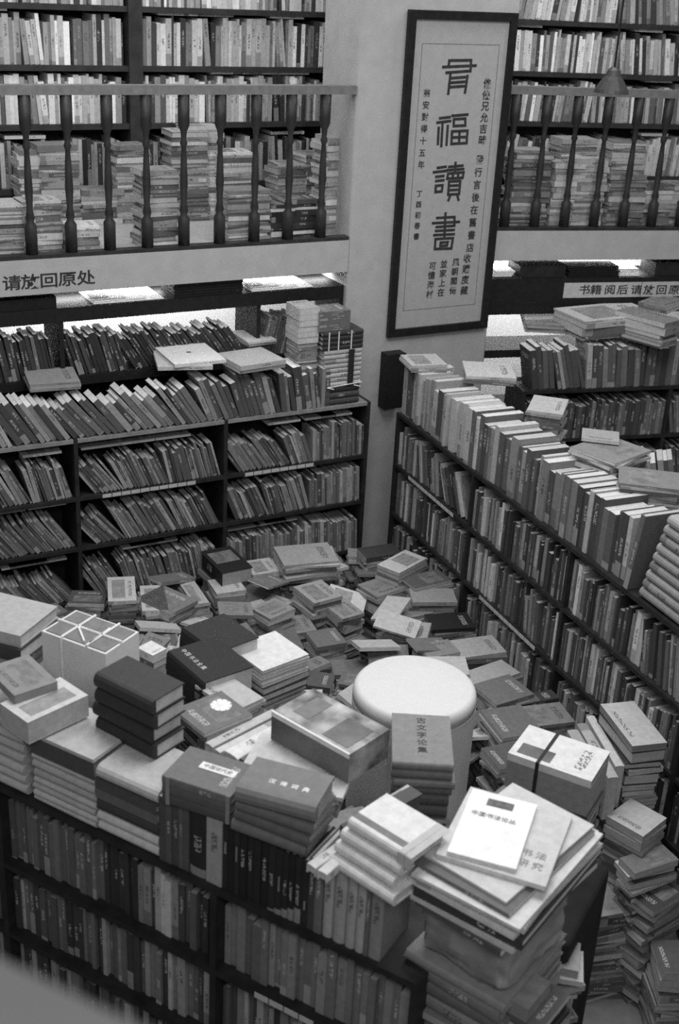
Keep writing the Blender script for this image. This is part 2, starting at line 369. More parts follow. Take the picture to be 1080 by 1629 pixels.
# ------------------------------------------------------------------ bookcases
def bookcase(label, P, a, posts, zs, depth, mat_, post_w=.022, edge=None, th=.02, back=True, lip=None, name='bookcase'):
    """P: front line at floor level, zs: board top heights"""
    into = V3(-a[1], a[0], 0); r = thing(name, label, 'bookcase', P + a * posts[0])
    for i in range(len(posts) - 1):
        for j, z in enumerate(zs):
            Geo().box(V3(P[0], P[1], z - th) + a * (posts[i] + post_w / 2), a * (posts[i + 1] - posts[i] - post_w), into * depth, V3(0, 0, th)).obj('shelf_board', edge if (edge and j == len(zs) - 1) else mat_, r)
    for s in posts:
        Geo().box(V3(P[0], P[1], 0) + a * (s - post_w / 2), a * post_w, into * depth, V3(0, 0, zs[-1])).obj('upright', mat_, r)
    if back: Geo().box(V3(P[0], P[1], .02) + a * posts[0] + into * depth, a * (posts[-1] - posts[0]), into * .012, V3(0, 0, zs[-1] - .04)).obj('back_panel', mat_, r)
    return r
def ticket_strip(r, P, a, q0, q1, z, az):   # row of white shelf tickets on a board edge
    p0 = onpl(*q0, V3(P[0], P[1], z), az); p1 = onpl(*q1, V3(P[0], P[1], z), az)
    n = V3(a[1], -a[0], 0); s0 = (p0 - P).dot(a); s1 = (p1 - P).dot(a); k = max(2, int((s1 - s0) / .05))
    for i in range(k):
        w_ = (s1 - s0) / k
        Geo().box(V3(P[0], P[1], z - .021) + a * (s0 + i * w_) + n * .0005, a * (w_ * .92), n * .0015, V3(0, 0, .02)).obj('shelf_ticket', M['label'], r)

# left low bookcase
PL = V3(A0[0], A0[1], 0) + LN * .30
LZ = [.13, .45, .77, 1.06, 1.385]
postsL = [-.70, .255, 1.089, 1.975]
bl = bookcase('dark low bookcase with leaning books under the left gallery', PL, LA, postsL, LZ, .28, M['shelf'], edge=M['board'])
ticket_strip(bl, PL, LA, (163, 785), (312, 763), 1.06, 60.8)
ticket_strip(bl, PL, LA, (390, 745), (500, 728), 1.06, 60.8)
# tall black bookcase behind it
PLb = V3(A0[0], A0[1], 0) + LI * .03
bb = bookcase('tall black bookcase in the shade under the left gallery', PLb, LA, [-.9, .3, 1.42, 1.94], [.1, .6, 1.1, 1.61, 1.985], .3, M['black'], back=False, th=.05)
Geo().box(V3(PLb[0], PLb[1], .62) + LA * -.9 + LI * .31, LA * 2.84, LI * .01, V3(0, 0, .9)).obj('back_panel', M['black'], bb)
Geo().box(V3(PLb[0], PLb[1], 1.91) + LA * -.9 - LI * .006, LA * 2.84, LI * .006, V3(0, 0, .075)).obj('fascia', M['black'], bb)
# right low bookcase
RA = adir(156); RN = V3(RA[1], -RA[0], 0); RI = -RN
PR = V3(.298, 6.742, 0)
RZ = [.10, .40, .70, 1.01, 1.32]
postsR = [0.012, .93, 1.85, 2.77, 3.7]
br = bookcase('dark low bookcase full of upright books running right of the pillar', PR, RA, postsR, RZ, .30, M['shelf'])
for q0, q1, z in (((650, 756), (722, 815), 1.01), ((772, 862), (864, 938), .70), ((905, 1080), (955, 1125), .40)):
    ticket_strip(br, PR, RA, q0, q1, z, 156)
# far-end black panel beside the pillar
_q = A0 + LN * .08; e0_ = onpl(611, 652, _q, 60.8); e1_ = onpl(640, 652, _q, 60.8); e2_ = onpl(611, 566, _q, 60.8)
eb = Geo().box(e0_, e1_ - e0_ - Z * (e1_ - e0_)[2], LI * .079, V3(0, 0, e2_[2] - e0_[2])).obj('black_box', M['black'])
eb['label'] = 'black box fixed on the pillar below the scroll, beside the tall books'; eb['category'] = 'box'
# foreground bookcase
FA = adir(119.5); FN = V3(FA[1], -FA[0], 0); FI = -FN
PF = V3(-1.006, 3.121, 0)
FZ = [.12, .42, .71, 1.0, 1.3]
postsF = [-.82, -.02, .815, 1.455]
bf = bookcase('dark bookcase in the foreground, its top loaded with stacked books', PF, FA, postsF, FZ, .30, M['shelf'])
ticket_strip(bf, PF, FA, (405, 1588), (500, 1640), 1.0, 119.5)
# right black bookcase with the sign, under the right gallery
PV = V3(B0[0], B0[1], 0) + UI * .02
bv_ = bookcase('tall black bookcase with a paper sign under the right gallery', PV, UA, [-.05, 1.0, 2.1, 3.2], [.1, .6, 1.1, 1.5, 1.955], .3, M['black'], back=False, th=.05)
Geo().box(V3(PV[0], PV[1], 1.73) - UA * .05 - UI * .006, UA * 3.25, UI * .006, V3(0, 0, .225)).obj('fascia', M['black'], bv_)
PV2 = V3(B0[0], B0[1], 0) + UN * .40
bookcase('low dark bookcase carrying piled magazines under the right gallery', PV2, UA, [.12, 1.1, 2.1, 3.1], [.1, .4, .72, 1.05, 1.37], .27, M['shelf'])

# ------------------------------------------------------------------ gallery shelving
GZ = [2.43, 2.775, 3.085, 3.395, 3.70, 4.02]
PG = V3(A0[0], A0[1], 0) + LI * .9
gl = thing('bookcase', 'tall brown bookcase on the left gallery behind the railing', 'bookcase', V3(PG[0], PG[1], ZS))
for z in GZ: Geo().box(V3(PG[0], PG[1], z - .03) - LA * 1.3, LA * 3.7, LI * .28, V3(0, 0, .03)).obj('shelf_board', M['upshelf'], gl)
for s, wd in ((-1.0, .05), (1.03, .08), (2.31, .13)): Geo().box(V3(PG[0], PG[1], ZS) + LA * (s - wd / 2) - LI * .012, LA * wd, LI * .3, V3(0, 0, 2.0)).obj('upright', M['upshelf'], gl)
Geo().box(V3(PG[0], PG[1], ZS) - LA * 1.3 + LI * .285, LA * 3.7, LI * .01, V3(0, 0, 2.0)).obj('back_panel', M['upshelf'], gl)
Geo().box(V3(PG[0], PG[1], ZS) - LA * 1.3 + LI * .01, LA * 3.7, LI * .02, V3(0, 0, .15)).obj('plinth', M['upshelf'], gl)
PH = V3(B0[0], B0[1], 0) + UI * .9
gr = thing('bookcase', 'tall brown bookcase on the right gallery behind the railing', 'bookcase', V3(PH[0], PH[1], ZS))
for z in GZ: Geo().box(V3(PH[0], PH[1], z - .03) - UA * .1, UA * 3.4, UI * .28, V3(0, 0, .03)).obj('shelf_board', M['upshelf'], gr)
for s in (-.06, 1.9, 3.2): Geo().box(V3(PH[0], PH[1], ZS) + UA * s - UI * .012, UA * .05, UI * .3, V3(0, 0, 2.0)).obj('upright', M['upshelf'], gr)
Geo().box(V3(PH[0], PH[1], ZS) - UA * .1 + UI * .285, UA * 3.4, UI * .01, V3(0, 0, 2.0)).obj('back_panel', M['upshelf'], gr)

# ================================================================== bulk rows
UPT = (.3, .45, .6, .75, .8, .5, .16, .05)
for bi, (s0, s1) in enumerate(((-1.0, .985), (1.075, 2.24))):
    for j, z in enumerate(GZ[:-1]):
        tn = UPT if j else (.3, .55, .05, .03, .4)
        row(V3(PG[0], PG[1], z) + LA * s0 + LI * .02, LA, s1 - s0, (.215, .265), (.012, .034), .18, tn, labelf=None, gap=.03, lean=((.3, 0), (.34, 4), (.7, 0), (.76, 5), (1, 0)))
        for k in range(4):     # books laid on top of the rows
            s = s0 + random.uniform(.1, s1 - s0 - .3)
            if z < 4: flat(V3(PG[0], PG[1], 0) + LA * s + LI * .03, LA, LI, random.uniform(.18, .25), .16, z + .285, .018, random.uniform(.3, .7), 'f')
row(V3(PG[0], PG[1], GZ[2]) + LA * 2.40 + LI * .02, LA, .5, (.2, .26), (.015, .03), .18, UPT)
for j, z in enumerate(GZ[:-1]):
    if j == 3: ln = ((.25, -6), (.33, 0), (.42, 7), (.6, 10), (.75, 4), (1, -5))
    elif j == 1: ln = ((.3, -5), (.6, 3), (1, -4))
    elif j == 2: ln = ((.2, 2), (.35, 0), (.55, 6), (.8, 3), (1, 0))
    else: ln = ((.3, -6), (.55, -3), (.8, 0), (1, -10))
    row(V3(PH[0], PH[1], z) + UA * .0 + UI * .02, UA, 3.1, (.20, .26), (.012, .034), .18, UPT, lean=ln)
    for k in range(4):
        s = random.uniform(.1, 2.5)
        flat(V3(PH[0], PH[1], 0) + UA * s + UI * .03, UA, UI, .2, .16, z + .282, .018, random.uniform(.3, .7), 'f')

# gallery floor stacks (x px, y px of the foot, width px kind)
def gstack(px, py, ytop, w_, tones, P, a, Tr=(.015, .035), hard=.3):
    b = atz(px, py, ZS); top = zt((px, ytop), (px, py), ZS); into = V3(-a[1], a[0], 0)
    z = ZS; d0 = random.uniform(.15, .19)
    if (b - P).dot(into) < .09: b = b + into * (.09 - (b - P).dot(into))
    mx = .88 - d0 - .01
    if (b - P).dot(into) > mx: b = b - into * ((b - P).dot(into) - mx)
    while z < top:
        T = random.uniform(*Tr); ang = math.radians(random.uniform(-6, 6)); u = a * math.cos(ang) + into * math.sin(ang); v = V3(-u[1], u[0], 0)
        o = b - u * w_ / 2 + u * random.uniform(-.008, .008) + v * random.uniform(0, .012)
        z += T + .0004
        flat(o, u, v, w_, d0, z, T, random.choice(tones) * random.uniform(.7, 1.25), random.choice('fffb'), hard=random.random() < hard, rnd=.2 if random.random() < .4 else 0, ptone=random.uniform(.35, .7))
gt = (.2, .35, .5, .12, .3)
for a_ in ((22, 410, 335, .24, gt), (70, 405, 322, .20, gt), (25, 330, 215, .24, (.5, .6, .3, .2)), (60, 335, 220, .22, gt), (137, 402, 368, .17, (.3, .5)), (155, 352, 305, .24, gt), (203, 348, 230, .2, gt), (260, 396, 275, .2, (.12, .18, .25, .4)),
           (262, 330, 200, .22, gt), (318, 346, 205, .23, (.5, .35, .2, .6)), (300, 350, 285, .2, gt), (398, 386, 308, .25, (.3, .4, .2)), (375, 350, 250, .22, gt), (432, 330, 255, .2, gt), (470, 322, 235, .28, (.22, .3, .18)), (490, 385, 325, .18, (.04, .06)), (536, 372, 225, .16, (.25, .35, .5)), (455, 384, 330, .15, (.03, .05))):
    gstack(*a_, A0, LA)
for a_ in ((845, 366, 250, .24, (.1, .15, .2, .3)), (905, 366, 262, .2, (.35, .45, .4), B0, UA, (.032, .04)), (940, 366, 262, .2, (.35, .45, .4), B0, UA, (.032, .04)), (1000, 366, 285, .24, (.2, .3, .15)), (1055, 366, 300, .22, (.2, .35, .12)),
           (905, 330, 225, .26, (.5, .6, .3)), (985, 330, 230, .24, (.5, .3, .2)), (1100, 366, 300, .24, gt), (835, 330, 240, .22, (.5, .3, .15))):
    if len(a_) == 5: gstack(*a_, B0, UA)
    else: gstack(*a_[:5], a_[5], a_[6], a_[7])

# left low bookcase, lower shelves (bulk)
LT = (.07, .1, .14, .18, .24, .33, .11)
leans = {3: (((.35, 38), (.6, 30), (.75, 25), (1, 14)), ((.3, 36), (.6, 24), (1, 14)), ((.45, 34), (.62, 20), (1, 2))),
         2: (((.4, 30), (1, 34)), ((.3, 38), (.7, 28), (1, 24)), ((.3, 24), (.6, 18), (1, 3))),
         1: (((.5, 25), (1, 36)), ((.3, 30), (.6, 16), (1, 12)), ((1, 3),)),
         0: (((1, 25),), ((1, 15),), ((1, 4),))}
for j in (0, 1, 2, 3):
    for i in range(3):
        s0, s1 = postsL[i] + .013, postsL[i + 1] - .013
        row(V3(PL[0], PL[1], LZ[j]) + LA * s0 + LI * .012, LA, s1 - s0, (.17, .225), (.009, .024), .15, LT, lean=leans[j][i], inset=(0, .012))
        for k in range(3):
            s = random.uniform(s0, s1 - .24); u = LA * math.cos(.06) + LI * math.sin(.06)
            flat(V3(PL[0], PL[1], 0) + LA * s + LI * .03, LA, LI, .2, .14, LZ[j] + .262, .012, random.uniform(.2, .45), 'f')
# second row on the black bookcase
row(V3(PLb[0], PLb[1], 1.61) - LA * .88 + LI * .01, LA, 1.15, (.21, .25), (.012, .022), .15, (.03, .06, .12, .05), lean=((.4, 8), (.75, 14), (1, 10)), ptone=.75)
row(V3(PLb[0], PLb[1], 1.61) + LA * .32 + LI * .01, LA, 1.08, (.19, .25), (.012, .022), .15, (.04, .05, .03, .06), lean=((.3, 16), (.7, 32), (1, 36)), ptone=.75)
row(V3(PLb[0], PLb[1], 1.61) + LA * 1.44 + LI * .01, LA, .5, (.19, .24), (.014, .022), .15, (.12, .15, .1), lean=((1, -14),), ptone=.3)
# right low bookcase lower shelves
RT = (.04, .08, .13, .2, .3, .48, .1, .05)
for j in range(4):
    for i in range(4):
        s0, s1 = postsR[i] + .013, postsR[i + 1] - .013
        ln = ((1, 0),) if (i + j) % 3 else ((.6, 0), (.8, 6), (1, 0))
        if j == 3 and i == 0: ln = ((.25, 0), (.6, 14), (1, 28))
        if j == 3 and i == 2: ln = ((.3, 0), (.6, 0), (1, 8))
        row(V3(PR[0], PR[1], RZ[j]) + RA * s0 + RI * .012, RA, s1 - s0, (.19, .26) if j > 1 else (.18, .24), (.01, .03), .17, RT, lean=ln, inset=(0, .02))
        for k in range(2 if (i, j) != (0, 3) else 0):
            s = random.uniform(s0, s1 - .24)
            flat(V3(PR[0], PR[1], 0) + RA * s + RI * .03, RA, RI, .2, .14, RZ[j] + .284, .012, random.uniform(.15, .4), 'f')
# foreground bookcase lower shelves
for j in (2, 3, 1, 0):
    for i in range(3):
        s0, s1 = postsF[i] + .013, postsF[i + 1] - .013
        if i == 2 and j == 3: tn = (.17, .2, .22, .15, .19); TT = (.018, .032)
        elif i == 1 and j == 3: tn = lambda q: random.choice((.13, .16, .1)) if q < .45 else random.choice((.03, .04)) if q < .62 else random.choice((.35, .5, .1, .25, .06, .2)) if q < .9 else .04; TT = (.014, .026)
        else: tn = (.05, .09, .14, .2, .3); TT = (.012, .028)
        row(V3(PF[0], PF[1], FZ[j]) + FA * s0 + FI * .03, FA, s1 - s0, (.2, .25), TT, .17, tn, inset=(0, .02), ptone=.3)
# low row behind the magazine pile, under right gallery
for j in range(4):
    for i in range(3):
        s0, s1 = (.12, 1.1, 2.1, 3.1)[i] + .013, (.12, 1.1, 2.1, 3.1)[i + 1] - .013
        row(V3(PV2[0], PV2[1], (.1, .4, .72, 1.05)[j]) + UA * s0 + UI * .01, UA, s1 - s0, (.2, .25), (.014, .03), .17, (.06, .1, .15), lean=((1, 12),) if i % 2 else ((1, 0),))
row(V3(PR[0], PR[1], 1.322) + RA * 1.35 + RI * .36 + V3(0, 0, 0), adir(100), .5, (.2, .27), (.014, .03), .15, (.1, .15, .2, .3), lean=((.2, 0), (1, 14)))
struct(Geo().box(PR + RA * .75 + RI * .31, RA * 1.95, RI * .45, V3(0, 0, 1.3)).obj('trim_3', M['shelf']))

# ================================================================== individual rows
# foreground upright books on the top board, from s .61 to 1.44
h = .225
sp = []
for T, t_, k in ((.022, .07, {}), (.02, .09, {}), (.024, .06, {}), (.014, .1, {}), (.02, .08, {})): sp.append((T, h, t_, k))
sp += [(.062, .225, .022, dict(hard=True, seed=.1)), (.052, .226, .30, dict(hard=True, rnd=0.0, seed=.05))]
for k in range(13): sp.append((random.choice((.019, .021, .023)), .222 + random.uniform(-.004, .004), random.choice((.014, .018, .022)), dict(hard=True, rnd=.15, seed=.3 + k * .01)))
for T, t_ in ((.02, .05), (.025, .13), (.031, .33), (.04, .30), (.029, .32), (.029, .34), (.012, .12), (.036, .22)): sp.append((T, .238, t_, dict(hard=True, rnd=.3 if t_ > .29 else .1, seed=.05)))
fr = row(V3(PF[0], PF[1], 1.3) + FA * .615 + FI * .012, FA, .86, TT=(.02, .03), D=.165, spec=sp, inset=(0, .004), ptone=.4,
         labelf=lambda i, t, th, h: '%s upright hardcover, %s from the left in the foreground top row' % (word(t), ORD[i]), group='upright books on the foreground bookcase')
for k, o in enumerate(fr[7:20]):     # pale title marks on the black spines
    if o is None: continue
    me_v = box8(V3(.13 - .006 * k, -.0012, .006), V3(.03 + .01 * (k % 3), 0, 0), V3(0, .0015, 0), V3(0, 0, .004)); meshobj('title_mark', me_v, BF, M['board'], o) if k % 4 != 1 else None

# left bookcase, top row (individuals)
lt_lab = lambda i, t, th, h: '%s %s book, %s from the left on top of the left low bookcase' % (word(t), 'leaning' if abs(th) > .1 else 'upright', ORD[i])
def lt_tone(q): return random.choice((.06, .1, .16, .22, .3, .08)) if q > .1 else random.choice((.12, .3, .4))
row(V3(PL[0], PL[1], LZ[4]) - LA * .26 + LI * .004, LA, 1.98, (.2, .265), (.018, .034), .17, lt_tone, lean=((.10, 24), (.24, 32), (.55, 38), (.63, 34), (.72, 22), (.84, 17), (.97, 9), (1, 0)), labelf=lt_lab, group='leaning books on the left low bookcase', ptone=.7, inset=(0, .01), hard=.15)
# right bookcase, top row (individuals)
SRE = (onpl(1012, 948, PR, 156) - PR).dot(RA) - .10
def rt_tone(q):
    if q < .24: return random.choice((.3, .35, .4, .28, .08, .42))
    if q < .42: return random.choice((.45, .4, .5, .35, .12))
    if q < .62: return random.choice((.12, .4, .1, .25, .07, .3))
    return random.choice((.4, .1, .2, .08, .3, .45, .15, .06))
row(V3(PR[0], PR[1], RZ[4]) + RA * .012 + RI * .01, RA, SRE - .03, (.26, .31), (.022, .055), (.2, .235), rt_tone, lean=((1, 0),), labelf=lambda i, t, th, h: '%s tall upright book, %s from the pillar on the right low bookcase' % (word(t), ORD[i]), group='tall books on the right low bookcase', inset=(0, .03), ptone=.5, hard=.35)
# row under the right gallery (individuals for the front row)
row(V3(PV2[0], PV2[1], 1.37) + UA * .14 + UI * .01, UA, 1.55, (.235, .285), (.02, .045), (.16, .18), (.08, .12, .2, .3, .07, .1), lean=((.12, 10), (.24, 16), (.5, 5), (1, 1)), ptone=.55)

# ================================================================== foreground stacks
zb = 1.30
def fstack(s, wd, dp, books, where, group, t0=.008, **k):
    ztop = zb + sum(b[0] + .0006 for b in books) + .0006
    return stack(V3(PF[0], PF[1], 0) + FA * s + FI * t0, FA, (wd, dp), ztop, books, 'f', where, group, jit=k.pop('jit', .003), rot=k.pop('rot', .8), seed=0.0, **k)[0], ztop
pale = dict(rnd=.5, hard=True)
fstack(-.30, .40, .2, [(.036, random.uniform(.36, .48), pale) for _ in range(7)], 'of the pale foreground stack at the left picture edge', 'pale hardcovers stacked on the foreground bookcase')
_, z2 = fstack(.135, .245, .2, [(.012, .42), (.058, .07, dict(hard=True, ptone=.3)), (.028, .42, pale), (.030, .38, pale), (.030, .33, pale), (.022, .42, pale), (.020, .36, pale), (.024, .45, pale), (.022, .42, pale)], 'of the pale foreground stack left of the four-volume dark stack', 'pale hardcovers stacked on the foreground bookcase')
_, z3 = fstack(.388, .225, .2, [(.046, .44, dict(hard=True, rnd=.45)), (.030, .07, dict(hard=True)), (.032, .12, dict(hard=True)), (.050, .045, dict(hard=True, rnd=.45)), (.036, .50, pale), (.036, .50, pale)], 'of the foreground stack carrying the four dark volumes', 'stack under the four dark volumes')
# four dark hardcovers
zt4 = z3 + .0508 * 4
stack((148, 1072), (240, 1118), (301, 1090), zt4, [(.05, .035, {}), (.05, .03, dict(du=.002, dv=.004)), (.05, .03, dict(du=-.010)), (.05, .028, dict(du=.004))], 'f', 'of the four matching black volumes', 'four matching black hardcovers', jit=.003, rot=1.2, hard=True, rnd=.35, ptone=.5, seed=0.0)
# books on the far-left stack
stack((0, 1119), (44, 1150), (99, 1079), 1.635, [(.075, .5)], 'b', 'pale book under the small flowered cover, far left', 'loose books far left', first_label=1, ptone=.42)
stack((-22, 1062), (23, 1107), (82, 1075), 1.665, [(.028, .22)], 'l', 'small book with a flower, resting on the far-left pale book', 'loose books far left', ptone=.25)
# white wrapped bundle
A, u, v, wd, dp = top_frame((66, 1003), (168, 1040), (217, 1003), 1.70)
r = thing('wrapped_book_bundle', 'white paper-wrapped bundle of books tied with white string, beside the dark stack', 'bundle', (A[0], A[1], 1.40))
Geo().box(V3(A[0], A[1], 1.40), u * wd, v * dp, V3(0, 0, .298)).obj('wrapping', M['whitep'], r)
stack(A, u, (wd, dp), 1.399, [], 'f', base=0.0, rot=1)
g = [(.03, .22), (.30, .66), (.74, .97)]; g2 = [(.06, .30), (.36, .64), (.70, .94)]
for x0, x1 in ((.04, .30), (.34, .68), (.72, .97)):
    for y0, y1 in ((.05, .44), (.52, .95)):
        Geo().box(V3(A[0], A[1], 1.698) + u * wd * x0 + v * dp * y0, u * wd * (x1 - x0), v * dp * (y1 - y0), V3(0, 0, .003)).obj('cover_panel', M['darkp'], r)
def strg(p, q, rad=.004): Geo().tube(p, q, rad, 6).obj('string', M['string'], r)
T0 = V3(A[0], A[1], 1.704)
strg(T0 + v * dp * .48, T0 + u * wd + v * dp * .48); strg(T0 + u * wd * .32, T0 + u * wd * .32 + v * dp); strg(T0 + u * wd * .70, T0 + u * wd * .70 + v * dp)
strg(T0 + u * wd * .32 + v * dp * .48, T0 + u * wd * .62 + v * dp * .1); strg(T0 + u * wd * .68 + v * dp * .75, T0 + u * wd * .70 + v * dp * .1)
strg(T0 + u * wd * .32 - v * .003, T0 + u * wd * .32 - v * .003 - Z * .2)
# big flat boxes, top left
stack((-75, 985), (32, 1012), (103, 967), 1.66, [(.045, .36, dict(hard=True, label='large pale grey flat box at the left picture edge, topmost')), (.05, .04, dict(hard=True, du=.01, dv=-.01, label='large black volume with pale edge under the pale flat box')), (.05, .3, dict(du=-.02)), (.06, .1), (.1, .3), (.07, .12)], 'f', 'of the big flat stack at the left picture edge', 'big flat volumes far left', hard=True, jit=.003)
# label slip book behind the dark stack
stack((218, 1030), (243, 1043), (256, 1027), 1.55, [(.03, .55)], 'f', 'small white book behind the four black volumes', None, base=0.0, fill=(.1, .2))
# two big black volumes
for (a, b, c, z, lb) in (((262, 1037), (328, 1087), (371, 1036), 1.50, 'big black volume with pale lettering behind the four dark volumes'), ((281, 994), (352, 1004), (392, 990), 1.50, 'big black volume leaning behind the lettered black volume')):
    pass
o1, _ = stack((262, 1037), (320, 1088), (371, 1034), 1.50, [(.14, .016, dict(label='big black volume with a row of pale letters, behind the four dark volumes'))], 'f', 'x', 'two big black volumes', hard=True, rnd=.1, base=0.0, fill=(.05, .1), seed=0.0)
o2, _ = stack((285, 1000), (340, 1040), (392, 1000), 1.47, [(.17, .018, dict(label='second big black volume, farther back beside the white notebooks'))], 'f', 'x', 'two big black volumes', hard=True, rnd=.1, base=0.0, fill=(.05, .1), seed=0.0)
A, u, v, wd, dp = top_frame((262, 1037), (320, 1088), (371, 1034), 1.50)
for k in range(6): text('中国书法全集'[k], V3(A[0], A[1], 1.5008) + u * (.03 + k * .026) + v * dp * .28, u, v, .022, M['grime'], 'title_letter', o1[0], depth=.0003)
# white notebooks
stack((365, 1029), (418, 1068), (482, 1034), 1.42, [(.010, .56), (.014, .52), (.012, .55), (.016, .5), (.014, .48)] + [(.03, .05, dict(hard=True, sd=1.05)), (.03, .03, dict(hard=True, sw=1.05))], 'l', 'of the white notebook stack on dark books, centre', 'white notebooks on the table', jit=.006, rot=3, ptone=.5, base=0.0, seed=0.0)
stack((361, 1058), (392, 1078), (440, 1045), 1.345, [(.012, .42), (.02, .06)], 'f', 'of the books peeping out under the white notebooks', None, base=0.0)
# magazines by the dark stack
stack((310, 1090), (372, 1132), (407, 1102), 1.475, [(.012, .38, dict(label='magazine with a dark and white patterned cover beside the black volumes'))], 'l', 'x', None, base=0.0, fill=(.1, .3))
o, (A, u, v, wd, dp, _) = stack((276, 1128), (325, 1168), (380, 1120), 1.515, [(.014, .13, dict(label='dark grey magazine with a white star shape beside the four black volumes'))], 'l', 'x', None, base=1.478, fill=(.1, .2))
c = V3(A[0], A[1], 1.5162) + u * wd * .42 + v * dp * .72
g = Geo()
for k in range(5):
    an = k * math.pi / 5 + .2; dd = u * math.cos(an) + v * math.sin(an); pp = V3(-dd[1], dd[0], 0)
    g.box(c - dd * .034 - pp * .008, dd * .068, pp * .016, V3(0, 0, .0006 + k * .0003))
mi = Matrix(o[0].matrix_world).inverted()
meshobj('star_print', [tuple(mi @ Vector(p)) for p in g.v], g.f, M['string'], o[0])
# thin volumes standing on edge, receding
def edge_books(lst, where, grp, z, zbase, tone_p=.5):
    for i, (a, b, c, tn) in enumerate(lst):
        A, u, v, wd, dp = top_frame(a, b, c, z)
        # spine up: local x along v (depth), local y down, local z along u
        O = V3(A[0], A[1], z); hgt = min(z - zbase, .26)
        book(O + v * dp, -v, -Z, u, dp, hgt, wd, tn, '%s book standing on its edge, %s %s' % (word(tn), ORD[i], where), grp, True, .1, tone_p)
edge_books([((326, 1180), (338, 1188), (421, 1120), .42), ((341, 1191), (350, 1197), (436, 1126), .5), ((355, 1192), (378, 1206), (443, 1152), .62), ((381, 1206), (388, 1210), (448, 1160), .1)], 'from the left beside the labelled grey bundle', 'volumes standing on edge behind the grey bundle', 1.50, 1.282)
for q_ in ((335, 1186), (385, 1160)):
    stack(atz(*q_, 1.28) - FA * .06, FA, (.14, .16), 1.281, [], 'f', base=0.0, rot=1)

edge_books([((488, 1372), (502, 1381), (541, 1328), .5), ((505, 1383), (520, 1391), (552, 1345), .55)], 'from the left, between grey and white stacks', 'pale volumes on edge in front', 1.575, 1.545)
edge_books([((541, 1318), (562, 1296), (614, 1216), .05)], 'dark-covered, leaning by the printed parcel', None, 1.60, 1.282, .1) if False else None
stack((541, 1312), (560, 1326), (614, 1224), 1.60, [(.25, .07, dict(label='dark grey thick book wedged between printed parcel and white stack'))], 'l', 'x', None, hard=True, ptone=.1, base=0.0)
stack((562, 1300), (580, 1312), (632, 1238), 1.56, [(.2, .4, dict(label='pale book edge-on beside the dark wedged book'))], 'l', 'x', None, base=0.0)
# grey tied bundle with a label
UT = 1.3 + .228
A, u, v, wd, dp = top_frame((257, 1233), (366, 1268), (400, 1216), UT + .093)
r = thing('tied_book_bundle', 'bundle of three grey books tied with tape, white title label on top', 'bundle', (A[0], A[1], UT))
zz = UT + .0005
for i, (T, tn) in enumerate(((.03, .07), (.03, .09), (.03, .13))):
    book(V3(A[0], A[1], zz), u, v, Z, wd, dp, T, tn, None, None, True, .1, .3, parts=(r, 0)); zz += T + .0004
for f in (.06, .94):
    Geo().box(V3(A[0], A[1], UT + .001) + u * wd * f - v * .002, u * .012, v * .0018, V3(0, 0, .093)).obj('tape', M['board'], r)
lb = Geo().box(V3(A[0], A[1], zz + .0004) + u * wd * .33 + v * dp * .50, u * wd * .52, v * .03, V3(0, 0, .0008)).obj('title_label', M['string'], r)
text('中国现代史', V3(A[0], A[1], zz + .0014) + u * wd * .59 + v * (dp * .50 + .015), u, v, .018, M['ink'], 'title_lettering', r, depth=.0002)
# big grey hardcover stack with four letters
o, (A, u, v, wd, dp, _) = stack((373, 1253), (501, 1287), (552, 1240), UT + .16, [(.056, .16, dict(rnd=.42)), (.032, .12, dict(rot=-5, du=.0, dv=.005)), (.032, .10, dict(rot=-9)), (.034, .13, dict(rot=-7, du=-.004))], 'f', 'of the grey stack in front of the printed parcel', 'grey hardcovers in front of the printed parcel', hard=True, rnd=.3, ptone=.34, jit=.003, seed=0.0)
for k in range(4): text('汉语词典'[k], V3(A[0], A[1], UT + .1606) + u * wd * (.36 + k * .14) + v * dp * .42, u, v, .02, M['string'], 'title_letter', o[0], fat=.0005, depth=.0003)
# pale board below the parcel
stack((375, 1235), (545, 1270), (600, 1200), 1.60, [(.012, .48, dict(label='wide pale board-thin volume lying beneath the printed parcel'))], 'f', 'x', None, hard=True, base=1.53, fill=(.2, .3))
# printed parcel
A, u, v, wd, dp = top_frame((433, 1131), (556, 1200), (606, 1152), 1.70)
r = thing('printed_parcel', 'thick parcel wrapped in a printed picture cover with dark side, beside the white drum', 'parcel', (A[0], A[1], 1.601))
Geo().box(V3(A[0], A[1], 1.601), u * wd, v * dp, V3(0, 0, .098)).obj('wrapping', M['pic'], r)
Geo().box(V3(A[0], A[1], 1.605) - v * .002, u * wd, v * .002, V3(0, 0, .078)).obj('side_band', M['side'], r)
Geo().box(V3(A[0], A[1], 1.685) - v * .003, u * wd, v * .006, V3(0, 0, .016)).obj('pale_edge', M['string'], r)
Geo().box(V3(A[0], A[1], 1.6992) + u * wd * .60 + v * dp * .1, u * wd * .32, v * dp * .66, V3(0, 0, .0012)).obj('picture_panel', M['side'], r)
Geo().box(V3(A[0], A[1], 1.6992) + u * wd * .14 + v * dp * .25, u * wd * .2, v * dp * .6, V3(0, 0, .001)).obj('picture_panel', M['darkp'], r)
# stack with the vertical title, in front of the drum
o, (A, u, v, wd, dp, _) = stack((624, 1212), (722, 1218), (724, 1140), 1.44, [(.030, .20, dict(label='grey book with a vertical title, top of the stack before the white drum')), (.03, .16), (.03, .18), (.03, .12), (.04, .1), (.04, .12)], 'f', 'of the grey stack before the white drum', 'grey stack before the white drum', hard=True, rnd=.3, ptone=.3, base=0.0, rot=1, seed=0.0)
for k in range(5): text('古文字论集'[k], V3(A[0], A[1], 1.4406) + u * wd * .5 + v * dp * (.86 - k * .15), u, v, .034, M['ink'], 'title_letter', o[0], depth=.0003)
